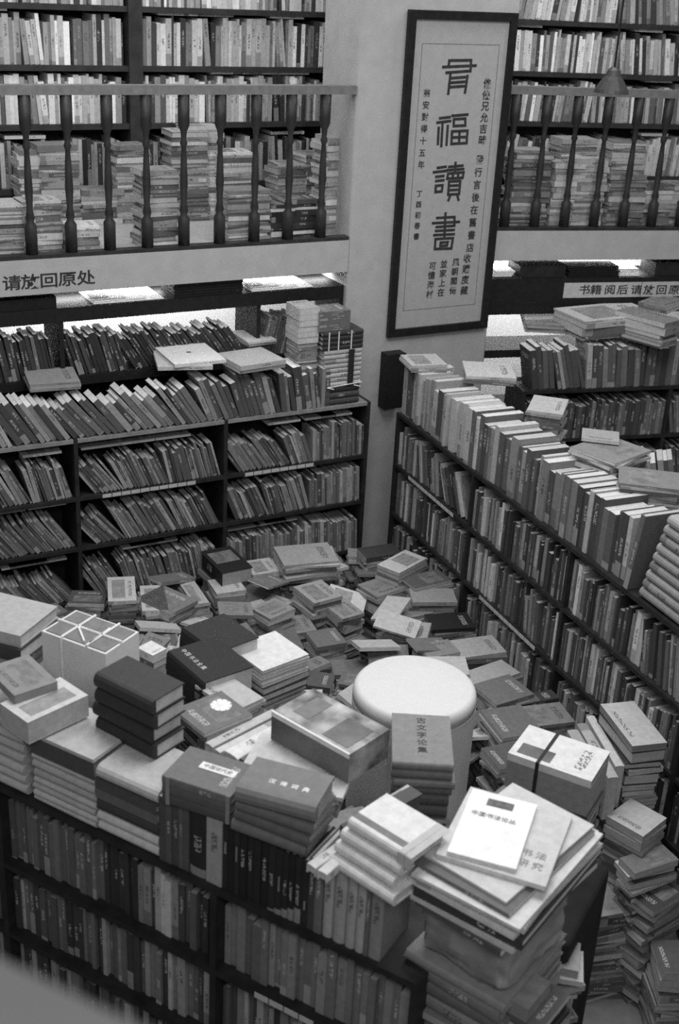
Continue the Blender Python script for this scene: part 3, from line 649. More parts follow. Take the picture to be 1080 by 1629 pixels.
# white stack bound with tape
o, (A, u, v, wd, dp, zz) = stack((553, 1303), (648, 1362), (694, 1308), UT + .155, [(.034, .62, dict(rnd=.35)), (.034, .58, dict(du=-.010, dv=-.014)), (.034, .58, dict(du=-.016, dv=-.03)), (.034, .60, dict(du=-.01, dv=-.046, sw=1.1))], 'f', 'of the white hardcover stack beside the magazine pile', 'white hardcovers stacked in front', hard=True, rnd=.4, ptone=.5, jit=.002, rot=.6, seed=0.0)
mi = Matrix(o[0].matrix_world).inverted()
g = Geo().box(V3(A[0], A[1], UT + .1552) + v * .018, u * wd, v * .022, V3(0, 0, .0008))
meshobj('grey_band', [tuple(mi @ Vector(p)) for p in g.v], g.f, M['darkp'], o[0])
g = Geo()
for f_ in (.86, .97):
    g.box(V3(A[0], A[1], UT + .1553) + u * wd * f_, u * .02, v * dp, V3(0, 0, .0008))
    g.box(V3(A[0], A[1], UT + .120) + u * wd * f_ - v * .0035, u * .02, v * .002, V3(0, 0, .036))
meshobj('paper_tape', [tuple(mi @ Vector(p)) for p in g.v], g.f, M['label'], o[0])
# magazine pile
zm = 1.665
o, fr_ = stack((711, 1354), (821, 1383), (855, 1280), zm, [(.012, .78, dict(label='small white booklet on top of the foreground magazine pile'))], 'l', 'x', 'magazines piled in the foreground', ptone=.6, seed=0.0)
A, u, v, wd, dp, _ = fr_; mi = Matrix(o[0].matrix_world).inverted()
g = Geo().box(V3(A[0], A[1], zm + .0004) + u * wd * .28 + v * dp * .80, u * wd * .4, v * dp * .11, V3(0, 0, .0008)); meshobj('title_plate', [tuple(mi @ Vector(p)) for p in g.v], g.f, M['smudge'], o[0])
text('中国书法论丛', V3(A[0], A[1], zm + .001) + u * wd * .45 + v * dp * .64, u, v, .02, M['darkp'], 'title_lettering', o[0], depth=.0003)
o, (A, u, v, wd, dp, _) = stack((693, 1358), (868, 1411), (908, 1296), zm - .0126, [(.014, .5, dict(label='grey magazine with four faint letters under the white booklet'))], 'l', 'x', 'magazines piled in the foreground', ptone=.55, seed=0.0)
for k in range(4): text('书法研究'[k], V3(A[0], A[1], zm - .0120) + u * wd * (.74 + .13 * (k % 2)) + v * dp * (.34 - .14 * (k // 2)), u, v, .03, M['darkp'], 'title_letter', o[0], depth=.0003)
mags = [(.008, .5, dict(sw=.84, sd=.9, du=-.02, dv=.02, rot=-4)), (.012, .12, dict(rot=-2, sw=.93, sd=.93, du=-.015)), (.010, .55, dict(rot=1)), (.016, .45, dict(rot=4, sw=.97)), (.012, .55, dict(rot=-1)), (.030, .04, dict(hard=True, rot=1.5, ptone=.6)), (.014, .45, dict(rot=0, sw=.97)), (.02, .08, dict(rot=-4, sw=.85))]
_, (A, u, v, wd, dp, zpm) = stack((657, 1375), (828, 1466), (946, 1308), zm - .0272, mags, 'f', 'below the two front magazines in the foreground pile', 'magazines piled in the foreground', jit=.006, ptone=.55)
mi = None
# plastic wrapped parcels under it
def blob_parcel(cx, W, Dp, z0, z1, label, m_, a_):
    uu = u * math.cos(a_) + v * math.sin(a_); vv = V3(-uu[1], uu[0], 0); o_ = cx - uu * W / 2 - vv * Dp / 2
    rr = thing('wrapped_parcel', label, 'parcel', (cx[0], cx[1], z0))
    b_ = Geo().box(V3(o_[0], o_[1], z0), uu * W, vv * Dp, V3(0, 0, z1 - z0)).obj('wrapping', m_, rr)
    bv = b_.modifiers.new('bevel', 'BEVEL'); bv.width = .03; bv.segments = 4; b_.data.shade_smooth()
    s_ = b_.modifiers.new('sub', 'SUBSURF'); s_.levels = 3; s_.render_levels = 3; s_.subdivision_type = 'SIMPLE'
    tx = bpy.data.textures.new('crumple', 'CLOUDS'); tx.noise_scale = .05; dm = b_.modifiers.new('crumple', 'DISPLACE'); dm.texture = tx; dm.strength = .035; dm.mid_level = .5
    return rr
cen = A + u * wd * .48 + v * dp * .42
blob_parcel(cen + u * .0, .27, .3, zpm - .17, zpm - .006, 'crumpled plastic-wrapped parcel below the foreground magazine pile', M['plastic'], -.05)
zq = zpm - .175
stack(cen - u * .16 - v * .17, u, (.30, .33), zq, [(.03, .22, dict(label='grey flat volume under the plastic-wrapped parcel'))] + [(.04, .16), (.04, .12), (.05, .2)], 'f', 'of the stack carrying the plastic-wrapped parcel', 'stack under the wrapped parcel', hard=True, rnd=.2, base=0.0, ptone=.3)
sb = thing('small_box', 'small pale carton peeping out right of the plastic-wrapped parcel', 'box', cen + V3(0, 0, 0)); sb.location.z = zq - .06
bx = atz(800, 1596, zq - .04); Geo().box(V3(bx[0], bx[1], zq - .06), u * .07, v * .12, V3(0, 0, .045)).obj('carton', M['board'], sb)
stack(V3(bx[0], bx[1], 0) - u * .01, u, (.12, .16), zq - .062, [(.02, .1)], 'f', 'under the small pale carton', None, base=0.0, fill=(.02, .06))
# black cloth crate right of the pile
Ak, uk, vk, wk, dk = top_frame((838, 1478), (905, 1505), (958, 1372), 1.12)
ck = thing('black_cuboid', 'black cloth crate in the shadow right of the magazine pile', 'cuboid', (Ak[0], Ak[1], 0))
b_ = Geo().box(V3(Ak[0], Ak[1], 0), uk * wk, vk * dk, V3(0, 0, 1.12)).obj('cuboid_body', M['matte'], ck); bvm = b_.modifiers.new('bevel', 'BEVEL'); bvm.width = .02; bvm.segments = 3

# white drum
dc = (atz(560, 1090, 1.2) + atz(760, 1090, 1.2)) / 2; rad = np.linalg.norm(atz(560, 1090, 1.2) - atz(760, 1090, 1.2)) / 2
dr = thing('drum_stool', 'bright white round drum stool standing among the book piles', 'stool', (dc[0], dc[1], .62))
Geo().lathe((dc[0], dc[1], .62), [(rad * .96, 0), (rad * .98, .02), (rad * .98, .50), (rad * .985, .52)], 48).obj('drum_body', M['white'], dr, False)
Geo().lathe((dc[0], dc[1], 1.141), [(rad * .982, 0), (rad * .98, .03), (rad * .965, .045), (rad * .93, .056), (rad * .88, .06), (rad * .3, .0625)], 48).obj('drum_top', M['white'], dr, True)
for k in range(4):
    q = V3(dc[0], dc[1], 0) + V3((-.21, .01, -.21, .01)[k], (-.17, -.17, .01, .01)[k], 0)
    stack(q, V3(1, 0, 0), (.2, .16), .619, [], 'f', base=0.0, jit=.003)

# strapped bundle right of the drum
A, u, v, wd, dp = top_frame((808, 1197), (941, 1243), (967, 1194), 1.35)
r = thing('strapped_book_bundle', 'dark-strapped bundle of identical white-topped books right of the drum', 'bundle', (A[0], A[1], 1.35 - .142))
zz = 1.35 - .14
for i in range(5):
    book(V3(A[0], A[1], zz), u, v, Z, wd, dp, .0275, .24 if i < 4 else .6, None, None, False, 0, .35, parts=(r, 0), seed=.62); zz += .0279
Geo().box(V3(A[0], A[1], 1.35 - .141) + u * wd * .34 - v * .002, u * .012, v * .0018, V3(0, 0, .142)).obj('strap', M['dstring'], r)
Geo().box(V3(A[0], A[1], zz + .0006) + u * wd * .34, u * .012, v * dp, V3(0, 0, .001)).obj('strap', M['dstring'], r)
Geo().box(V3(A[0], A[1], zz + .0002) + u * wd * .08 + v * dp * .1, u * wd * .40, v * dp * .32, V3(0, 0, .0008)).obj('cover_picture', M['side'], r)
stack(A, u, (wd, dp), 1.35 - .1415, [], 'f', base=0.0, rot=3, fill=(.03, .1))

# added for a pale blur: near ledge at the bottom left corner
E0, E1 = atz(-90, 1480, 3.2), atz(400, 1720, 3.2); ee = (E1 - E0) / np.linalg.norm(E1 - E0); en = V3(ee[1], -ee[0], 0)
struct(Geo().box(V3(E0[0], E0[1], 0) - ee * .8, ee * 1.12, en * .18, V3(0, 0, 3.2)).obj('added_blur_block', M['blur_block']))

# ================================================================== featured floor piles
def pile(a, b, c, z, books, where, spine='f', grp=None, **k):
    k.setdefault('base', 0.0); k.setdefault('rot', 7); k.setdefault('jit', .012); k.setdefault('fill', (.08, .25)); k.setdefault('ptone', .38)
    return stack(a, b, c, z, books, spine, where, grp, nlab=3, **k)
HB = dict(hard=True)
pile((172, 957), (217, 955), (205, 917), .62, [(.02, .48), (.02, .2), (.025, .3), (.02, .15)], 'of the stack with a dark diamond cover, left', grp=None)
Ax, ux, vx, wx, dx = top_frame((172, 957), (217, 955), (205, 917), .62)
pile((226, 972), (268, 970), (266, 930), .60, [(.025, .45), (.02, .3), (.03, .22)], 'of the pale stack just right of the diamond-cover stack')
pile((270, 978), (315, 955), (290, 916), .60, [(.022, .18), (.02, .3), (.02, .14)], 'of the tilted grey stack next to the pale one')
pile((308, 962), (333, 958), (325, 922), .58, [(.02, .35), (.02, .2), (.03, .3)], 'of the narrow stack left of the black box')
pile((353, 912), (402, 902), (366, 868), .66, [(.085, .015, dict(hard=True, label='thick black box-like volume on the floor pile below the left bookcase'))], 'x', 'l', ptone=.3)
pile((345, 945), (392, 938), (385, 915), .58, [(.022, .4), (.045, .24), (.02, .3)], 'of the stack in front of the black volume')
pile((402, 915), (447, 908), (440, 885), .60, [(.02, .4), (.025, .3), (.02, .22), (.02, .33)], 'of the stack right of the black volume', hard=True)
pile((415, 955), (437, 1000), (500, 975), .58, [(.018, .2)], 'lying askew left of the tallest floor pile') if False else None
pile((452, 900), (540, 892), (525, 862), .66, [(.012, .3), (.012, .4), (.02, .3), (.022, .22), (.02, .35), (.025, .16)], 'of the widest floor stack, below the left bookcase end')
pile((430, 985), (470, 968), (500, 925), .60, [(.016, .24, dict(label='grey magazine tilted against the widest floor stack'))], 'x', 'l', rot=4)
pile((500, 960), (545, 948), (538, 915), .60, [(.02, .3), (.03, .14), (.02, .22), (.025, .3)], 'of the floor stack in front of the widest one')
pile((545, 985), (580, 975), (572, 945), .55, [(.02, .25), (.03, .1), (.025, .3)], 'of the floor stack nearest the pillar foot, left side')
pile((395, 990), (445, 975), (432, 948), .55, [(.022, .32), (.02, .12), (.02, .26)], 'of the floor stack behind the white notebooks')
pile((455, 1010), (505, 1003), (500, 975), .50, [(.02, .2), (.02, .3)], 'of the floor stack above the white notebooks, right')
pile((505, 1030), (552, 1022), (550, 995), .50, [(.025, .14), (.02, .3)], 'of the floor stack between notebooks and drum')
# right of the pillar
pile((583, 888), (640, 880), (640, 862), .62, [(.03, .05)], 'dark book lying at the pillar foot')
pile((600, 898), (635, 912), (677, 887), .66, [(.018, .5, dict(label='white-and-grey book on top of the floor pile right of the pillar')), (.02, .12), (.018, .25)], 'under the white-and-grey book right of the pillar', 'l')
pile((568, 930), (600, 950), (632, 925), .58, [(.02, .2), (.02, .3), (.02, .12)], 'of the askew stack left of the white-and-grey book')
pile((640, 935), (660, 940), (716, 922), .60, [(.016, .10)], 'dark pictured book on the right floor pile') if False else None
pile((637, 918), (660, 936), (716, 920), .62, [(.018, .10), (.02, .25), (.02, .3)], 'of the stack with a dark pictured cover, right pile', 'l')
pile((657, 958), (728, 958), (722, 936), .60, [(.022, .28, dict(ptone=.6)), (.02, .12), (.02, .2)], 'of the grey stack at the foot of the right bookcase')
pile((640, 985), (690, 975), (680, 952), .54, [(.02, .22), (.02, .3)], 'of the stack left of the black book, right pile')
pile((688, 1002), (757, 998), (750, 973), .54, [(.022, .018, dict(hard=True, ptone=.5)), (.02, .14), (.02, .26), (.02, .1)], 'of the stack topped by a flat black book')
pile((733, 1047), (806, 1037), (782, 1010), .56, [(.016, .36, dict(label='pale book with a dark rounded panel, right of the drum top')), (.03, .15), (.03, .07)], 'under the pale book with a dark panel')
mi = None
pile((757, 1095), (828, 1070), (800, 1048), .58, [(.018, .34), (.02, .2)], 'of the pale stack right of the drum')
pile((790, 1122), (850, 1104), (838, 1064), .62, [(.02, .14), (.03, .1)], 'of the dark grey stack right of the drum')
pile((812, 1125), (890, 1110), (880, 1096), .60, [(.02, .05, HB), (.02, .12)], 'of the dark stack with lettered cover, right bookcase')
pile((835, 1158), (915, 1148), (895, 1116), .62, [(.016, .2), (.02, .15)], 'of the magazine stack by the lettered dark book')
pile((765, 1130), (800, 1175), (840, 1135), .70, [(.016, .12), (.018, .25), (.018, .1), (.018, .3)], 'of the sliding stack between drum and strapped bundle', 'l', rot=10)
pile((765, 1190), (795, 1225), (835, 1195), .72, [(.02, .08), (.02, .16)], 'of the low dark stack right beside the drum', 'l')
# right hand big stack
pile((955, 1120), (1006, 1187), (1058, 1177), .98, [(.028, .38, dict(ptone=.2)), (.055, .02, HB), (.03, .04, HB), (.022, .4), (.05, .03, HB)], 'of the tall stack with a weathered pale cover at right', 'l', jit=.004, rot=3)
for i, (p0, p1, p2, tn) in enumerate((((934, 1150), (985, 1236), (998, 1228), .33), ((946, 1138), (994, 1218), (1004, 1210), .42), ((920, 1160), (962, 1230), (984, 1234), .3))):
    A, u, v, wd, dp = top_frame(p0, p1, p2, .90)
    book(V3(A[0], A[1], .90), u, -Z, -v, wd, .2, max(.018, abs(dp)), tn, '%s book standing on its fore-edge, %s beside the weathered pale cover' % (word(tn), ORD[i]), None, False, .1, .4)
pile((965, 1298), (1023, 1331), (1075, 1309), .72, [(.03, .42), (.012, .3), (.03, .32, dict(sw=1.02))], 'of the pale paperback stack at the right edge', 'l', jit=.004, rot=2, ptone=.34)
pile((985, 1365), (1010, 1390), (1085, 1372), .62, [(.03, .15), (.02, .45), (.03, .06)], 'of the stack below the pale paperbacks at right', 'l')
pile((1000, 1420), (1040, 1450), (1095, 1420), .50, [(.03, .05), (.03, .08)], 'of the dark stack lower at the right edge', 'l')
pile((948, 1460), (1015, 1448), (985, 1388), .42, [(.016, .2), (.03, .06), (.02, .15), (.03, .08), (.025, .3)], 'of the leaning stack in the lower right gap', jit=.012, rot=5, ptone=.3)
pile((925, 1562), (998, 1552), (985, 1515), .12, [(.02, .14), (.02, .1)], 'of the two books lying on the floor, lower right')
pile((1035, 1495), (1055, 1550), (1110, 1545), .35, [(.03, .08), (.03, .25), (.025, .12)], 'of the stack in the lower right corner', 'l')
pile((1025, 1545), (1050, 1590), (1110, 1585), .18, [(.03, .2), (.02, .12)], 'of the low stack at the very bottom right', 'l')
# cardboard sheets on the floor
for i, (a, b, c) in enumerate((((868, 1640), (905, 1650), (918, 1565)), ((915, 1660), (1030, 1668), (1020, 1580)))):
    A, u, v, wd, dp = top_frame(a, b, c, .012 - i * .008)
    o = Geo().box(V3(A[0], A[1], .001), u * wd, v * dp, V3(0, 0, .008)).obj('cardboard_sheet', M['card'])
    o['label'] = ('narrow' if i == 0 else 'wide') + ' cardboard sheet lying on the floor at the bottom right'; o['category'] = 'cardboard'

# generic floor stacks filling the aisle
def inside(p):
    d1 = (p - PL).dot(LN); d2 = (p - PR).dot(RN); d3 = (p - PF).dot(FI)
    return d1 > .14 and d2 > .14 and d3 > .42
FEAT = []
for o in list(bpy.data.objects):
    if o.name.startswith('book') and o.parent is None and o.type == 'EMPTY' and 'label' in o and o.location.z < 1.0 and not o.name.startswith('bookcase'):
        cc = o.matrix_world @ Vector((.1, .08, 0)); FEAT.append((cc.x, cc.y, o.matrix_world.translation.z))
rows_ = 0
for gi in range(0, 20):
    ci = 0
    for gj in range(-9, 13):
        p = V3(PL[0], PL[1], 0) + LN * (.16 + gi * .205) + LA * (gj * .235 + (gi % 2) * .1)
        p = p + LA * random.uniform(-.03, .03) + LN * random.uniform(-.02, .02)
        if not inside(p) or (p - PL).dot(LA) < -1.6: continue
        if math.hypot(p[0] - dc[0], p[1] - dc[1]) < rad + .13 or np.linalg.norm((p - V3(.80, 3.42, 0))[:2]) < .25: continue
        if p[0] > .75 and p[1] < 4.35 and p[0] < 1.5: continue
        near = min([math.hypot(p[0] - f[0], p[1] - f[1]) for f in FEAT] or [9])
        if near < .15: continue
        hh = .50 + .05 * math.sin(gi * 1.7 + gj * 2.3) + random.uniform(-.07, .05) - (.06 if gi in (3, 4, 5) else 0)
        d3 = (p - PF).dot(FI)
        if d3 < 1.7: hh = min(max(hh, 1.12 - (d3 - .42) * .48), 1.12) - random.uniform(0, .06)
        ci += 1
        ang = math.radians(60 + random.uniform(-22, 30)); u = adir(math.degrees(ang)); wd, dp = random.uniform(.17, .22), random.uniform(.12, .155)
        nb = 0
        bks = [(random.uniform(.012, .03), random.choice((.08, .14, .2, .3, .4, .25))) for _ in range(nb)]
        vv = V3(-u[1], u[0], 0)
        stack(p - u * wd / 2 - vv * dp / 2, u, (wd, dp), hh, bks, random.choice('fflr'), 'floor stack %s from left, row %s from the left bookcase' % (ORD[ci - 1], ORD[gi]) if nb else None, 'floor stacks in the aisle', base=0.0, rot=13, jit=.018, fill=(.07, .42), ptone=.4)

# loose books slid askew over the stacks
for k in range(150):
    q = atz(random.uniform(150, 900), random.uniform(875, 1190), .58)
    if not inside(q) or (q - PF).dot(FI) < 1.5 or math.hypot(q[0] - dc[0], q[1] - dc[1]) < rad + .16 or (q[0] > .75 and q[1] < 4.6): continue
    if min(math.hypot(q[0] - f[0], q[1] - f[1]) for f in FEAT) < .12: continue
    az = random.uniform(20, 110); u = adir(az); v = V3(-u[1], u[0], 0); tl = math.radians(random.uniform(-24, 24)); ul = math.radians(random.uniform(-14, 14))
    v2 = v * math.cos(tl) + Z * math.sin(tl); n2 = np.cross(u, v2); u2 = u * math.cos(ul) + n2 * math.sin(ul); n2 = np.cross(u2, v2)
    L_, D_ = random.uniform(.17, .23), random.uniform(.12, .15)
    book(V3(q[0], q[1], random.uniform(.50, .60)) - u2 * L_ / 2 - v2 * D_ / 2, u2, v2, n2, L_, D_, random.uniform(.01, .022), random.choice((.1, .2, .3, .42, .15, .5)), ptone=.5)

# ================================================================== items on tops
# books lying on the left top row
def onrow(a, b, c, z, bks, where, spine='f', **k):
    return stack(a, b, c, z, bks, spine, where, None, rot=k.pop('rot', 4), jit=.006, ptone=.5, **k)
onrow((47, 612), (128, 607), (118, 583), 1.66, [(.012, .22), (.014, .3), (.012, .2)], 'of the thin folders on the left top row')
onrow((278, 580), (360, 572), (340, 543), 1.72, [(.018, .62, dict(label='white paper box with a small emblem on the left leaning row')), (.02, .45, dict(rot=-14, du=-.04))], 'under the white box with an emblem, left row', hard=True)
Ae, ue, ve, we, de = top_frame((278, 580), (360, 572), (340, 543), 1.72)
eo = [o for o in bpy.data.objects if o.get('label', '').startswith('white paper box')][0]
mi = Matrix(eo.matrix_world).inverted(); g = Geo().lathe(V3(Ae[0], Ae[1], 1.7204) + ue * we * .5 + ve * de * .55, [(.014, 0), (.014, .0006)], 10)
meshobj('emblem', [tuple(mi @ Vector(p)) for p in g.v], g.f, M['smudge'], eo)
onrow((383, 583), (455, 572), (440, 548), 1.70, [(.026, .4), (.018, .25)], 'of the torn-edged books on the left row near the pillar')
onrow((395, 545), (440, 540), (430, 520), 1.72, [(.012, .5), (.014, .3)], 'of the open papers behind the torn-edged books')
# fallen strip on tier below
# corner tower by the pillar
A, u, v, wd, dp = top_frame((508, 512), (577, 503), (560, 486), 2.0)
s0 = (onpl(512, 640, PL + V3(0, 0, 1.385), 60.8) - PL).dot(LA)
zc = 1.387
tower = [(.036, .05), (.036, .06), (.036, .05)] + [(.026, .42)] * 8
r = thing('tied_book_bundle', 'tall string-tied tower of pale and dark books beside the pillar', 'bundle', V3(PL[0], PL[1], zc) + LA * (s0 + .01))
zz = zc
for T, tn in tower:
    book(V3(PL[0], PL[1], zz) + LA * (s0 + .01 + random.uniform(-.004, .004)) + LI * (.01 + random.uniform(0, .006)), LA, LI, Z, .235, .17, T, tn * random.uniform(.85, 1.15), None, None, True, .35, .5, parts=(r, 0)); zz += T + .0005
Geo().box(V3(PL[0], PL[1], zc + .11) + LA * (s0 + .16) + LI * .004, LA * .035, LI * .003, V3(0, 0, zz - zc - .11)).obj('dark_band', M['dstring'], r)
g = Geo(); 
for q in (.03, .2): g.tube(V3(PL[0], PL[1], zc + .112) + LA * (s0 + q) + LI * .002, V3(PL[0], PL[1], zc + .10) + LA * (s0 + q + .04) + LI * -.002, .003, 6)
g.tube(V3(PL[0], PL[1], zc + .112) + LA * (s0 + .03) + LI * .002, V3(PL[0], PL[1], zc + .125) + LA * (s0 + .25) + LI * .0, .0028, 6); g.obj('string', M['string'], r)
r = thing('tied_book_bundle', 'dark spined books tied with pale string on top of the pillar tower', 'bundle', V3(PL[0], PL[1], zz) + LA * (s0 - .0))
z1 = zz + .001; z0_ = z1
for k in range(4):
    book(V3(PL[0], PL[1], z1) + LA * (s0 + .0) + LI * .012, LA, LI, Z, .25, .18, .026, .035, None, None, True, .3, .5, parts=(r, 0)); z1 += .0265
for q in (.03, .09, .17): Geo().box(V3(PL[0], PL[1], z0_) + LA * (s0 + q) + LI * .008, LA * .006, LI * .003, V3(0, 0, z1 - z0_)).obj('string', M['string'], r)
r = thing('tied_book_bundle', 'neat block of thin dark pamphlets topmost in the corner by the pillar', 'bundle', V3(PL[0], PL[1], z1) + LA * (s0 + .02))
z1 += .001
for k in range(9):
    book(V3(PL[0], PL[1], z1) + LA * (s0 - .02) + LI * .03, LA, LI, Z, .19, .15, .012, .13, None, None, False, 0, .25, parts=(r, 0)); z1 += .0124
# pages-out stack left of the tower
stack(V3(PL[0], PL[1], 0) + LA * (s0 - .135) + LI * .05, LA, (.125, .17), 1.95, [(.035, .3), (.03, .45), (.035, .4), (.03, .5), (.03, .38), (.035, .3)], 'r', nlab=3, where='of the stack hidden left of the pillar tower', group='stack left of the pillar tower', base=1.387, rot=3, jit=.004, ptone=.5)
# papers added for the bright gap, and black boxes on the left black bookcase
for i, (s, wdt, z0, z1, lb) in enumerate(((-.5, .78, 1.986, 2.045, 'long black carton on the black bookcase under the gallery lettering'), (.92, .40, 1.986, 2.062, 'stack of black folders on the left black bookcase'))):
    o = thing('black_carton', lb, 'carton', V3(PLb[0], PLb[1], z0) + LA * s)
    n = 1 if i == 0 else 5
    for k in range(n): Geo().box(V3(PLb[0], PLb[1], z0 + (z1 - z0) / n * k) + LA * (s + random.uniform(-.004, .004)) + LI * .005, LA * wdt, LI * .2, V3(0, 0, (z1 - z0) / n - .002)).obj('carton' if n == 1 else 'folder', M['black'], o)
for i, (q0, q1, lb) in enumerate((((150, 478), (262, 462), 'white paper sheets on the black bookcase right of the gallery lettering'), ((402, 458), (500, 445), 'white paper sheets on the left black bookcase near the pillar'))):
    p0 = onpl(*q0, PLb + V3(0, 0, 1.985), 60.8); p1 = onpl(*q1, PLb + V3(0, 0, 1.985), 60.8); o = Geo()
    L_ = (p1 - p0).dot(LA)
    for k in range(4): o.box(V3(p0[0], p0[1], 1.9858 + .007 * k) + LI * (.012 + .015 * k) + LA * .006 * (k % 2), LA * (L_ - .1 * k), LI * .26, V3(0, 0, .005))
    o = o.obj('bright_gap_sheets', M['bright']); o['label'] = lb; o['category'] = 'papers'
# right black bookcase items
for i, (q0, q1, z1, lb) in enumerate((((828, 441), (900, 441), .075, 'dark carton left on the right black bookcase under the gallery'), ((905, 441), (985, 441), .07, 'stack of dark flat folders on the right black bookcase'), ((1040, 445), (1100, 445), .09, 'dark box at right edge on the right black bookcase'))):
    p0 = onpl(*q0, PV + V3(0, 0, 1.96), 74.5); p1 = onpl(*q1, PV + V3(0, 0, 1.96), 74.5); L_ = np.linalg.norm(p1 - p0)
    o = thing('dark_carton', lb, 'carton', V3(p0[0], p0[1], 1.956))
    n = 5 if i == 1 else 1
    for k in range(n): Geo().box(V3(p0[0], p0[1], 1.956 + z1 / n * k) + UA * random.uniform(-.006, .006) + UI * .01, UA * L_, UI * .2, V3(0, 0, z1 / n - .003)).obj('folder' if n > 1 else 'carton', M['black'] if n > 1 else M['shelf'], o)
o2_ = Geo()  # both paper piles added to whiten the gap under the gallery
for k in range(4): o2_.box(V3(PV[0], PV[1], 1.957 + k * .008) + UA * (.72 + .01 * k) + UI * (.02 + .02 * k), UA * .28, UI * .24, V3(0, 0, .006))
o2_ = o2_.obj('bright_gap_papers', M['bright']); o2_['label'] = 'white papers right of the dark folders on the right black bookcase'; o2_['category'] = 'papers'
o = Geo()
for k in range(3): o.box(V3(PV[0], PV[1], 1.957 + k * .012) + UA * (.02 + k * .01) + UI * .04, UA * .13, UI * .2, V3(0, 0, .01))
o = o.obj('bright_gap_papers', M['bright']); o['label'] = 'white papers on the right black bookcase beside the scroll'; o['category'] = 'papers'
# magazines and paper bricks on the row under the right gallery
zr = 1.37 + .29
onrow((838, 515), (925, 520), (915, 492), zr + .05, [(.012, .22), (.012, .3), (.014, .2), (.012, .26)], 'of the magazines under the right sign, left end', base=zr, fill=(.1, .2))
onrow((932, 512), (1052, 500), (1010, 478), zr + .13, [(.01, .48, dict(label='wide sheet-topped pale volume on the row below the right sign')), (.035, .45), (.05, .14)], 'below the wide pale sheet under the right sign', base=zr, fill=(.1, .2))
onrow((1015, 480), (1060, 490), (1062, 470), zr + .17, [(.02, .2), (.02, .15)], 'of the small dark books by the right picture edge', base=zr + .131)
onrow((1058, 515), (1085, 508), (1078, 470), zr + .16, [(.03, .2), (.05, .25)], 'of the bundle at the right picture edge under the gallery', base=zr, fill=(.1, .2))
# things on the right top row
zr = 1.32 + .315
onrow((742, 598), (822, 602), (815, 578), zr + .03, [(.016, .45), (.012, .3)], 'of the flat books on the right row by the scroll', base=zr - .02)
onrow((655, 582), (712, 580), (706, 562), zr + .02, [(.014, .4), (.014, .36)], 'of the flat pale books under the scroll', base=zr - .02)
onrow((838, 652), (895, 660), (880, 632), zr + .02, [(.012, .4), (.014, .3)], 'of the loose pale papers midway on the right row', base=1.302)
onrow((906, 711), (978, 738), (1035, 716), zr + .03, [(.012, .2, dict(label='dark grey album with a white label strip on the right row')), (.014, .3, dict(rot=8)), (.012, .35, dict(rot=-6))], 'under the album with a label strip, right row', 'l', base=1.302)
onrow((925, 697), (985, 704), (1010, 690), zr + .05, [(.014, .28)], 'grey pamphlet lying on the labelled album', 'l')
onrow((985, 768), (1085, 780), (1080, 752), zr + .02, [(.012, .18), (.012, .35), (.014, .1)], 'of the grey pamphlets, right edge of the right row', base=1.302)
# white-edged upright volume and lying thick volumes at the right edge
pb = onpl(1010, 965, PR, 156); sB = (pb - PR).dot(RA)
sR = SRE
bk = PR + RA * sR
th = math.radians(-7); U = math.cos(th) * Z - math.sin(th) * RA; W = math.cos(th) * RA + math.sin(th) * Z
book(V3(bk[0], bk[1], 1.325) + W * .03 + RI * 0, U, RI, -W, .36, .24, .03, .13, 'tall leaning grey volume with pale spine at the right edge', None, True, .1, .4)
zz = 1.325
for k in range(9):
    T = .045
    book(V3(PR[0], PR[1], zz) + RA * (SRE + .10 + .012 * k) - RN * .0 + RI * .01, RA, RI, Z, .3, .22, T, .24 + .03 * (k % 3), '%s thick volume lying flat, %s from the bottom at the right edge' % ('grey', ORD[k]), 'thick grey volumes lying at the right edge', True, .45, .35); zz += T + .001
# framed scroll --------------------------------------------------------
pn = LN; SP = A0 + LN * .018
TL, BR_ = V3(.216, 7.097, 3.461), V3(.832, 7.442, 1.662)
sL = (TL - A0).dot(LA); sRr = (BR_ - A0).dot(LA); zT, zB = 3.462, 1.663
r = thing('framed_scroll', 'tall black-framed calligraphy scroll hanging on the pillar', 'framed calligraphy', V3(A0[0], A0[1], zB) + LA * sL)
fb = .045
g = Geo(); Pq = lambda s, z, d=0.0: V3(A0[0], A0[1], z) + LA * s + LN * d
g.box(Pq(sL, zB, .004), LA * fb, LN * .026, V3(0, 0, zT - zB)); g.box(Pq(sRr - fb, zB, .004), LA * fb, LN * .026, V3(0, 0, zT - zB))
g.box(Pq(sL + fb, zB, .004), LA * (sRr - sL - 2 * fb), LN * .026, V3(0, 0, fb)); g.box(Pq(sL + fb, zT - fb, .004), LA * (sRr - sL - 2 * fb), LN * .026, V3(0, 0, fb))
g.obj('frame', M['frame'], r)
Geo().box(Pq(sL + fb, zB + fb, .006), LA * (sRr - sL - 2 * fb), LN * .006, V3(0, 0, zT - zB - 2 * fb)).obj('paper_mount', M['paper'], r)
g = Geo(); i0, i1, j0, j1 = sL + .10, sRr - .10, zB + .15, zT - .17
for a_, b_, wv, hv in ((i0, j0, i1 - i0, .003), (i0, j1, i1 - i0, .003), (i0, j0, .003, j1 - j0), (i1, j0, .003, j1 - j0)):
    g.box(Pq(a_, b_, .0122), LA * wv, LN * .0006, V3(0, 0, hv))
g.obj('border_line', M['smudge'], r)
def glyph(ch, px, py, size, fat, nm='calligraphy_character', sx=1, sy=1):
    p = onpl(px, py, A0 + LN * .0128, 60.8); text(ch, p, LA, Z, size, M['ink'], nm, r, fat, sx, sy, .0006)
def rect(a, b, c, d): return [(a, b), (b, c), (c, d), (d, a)]
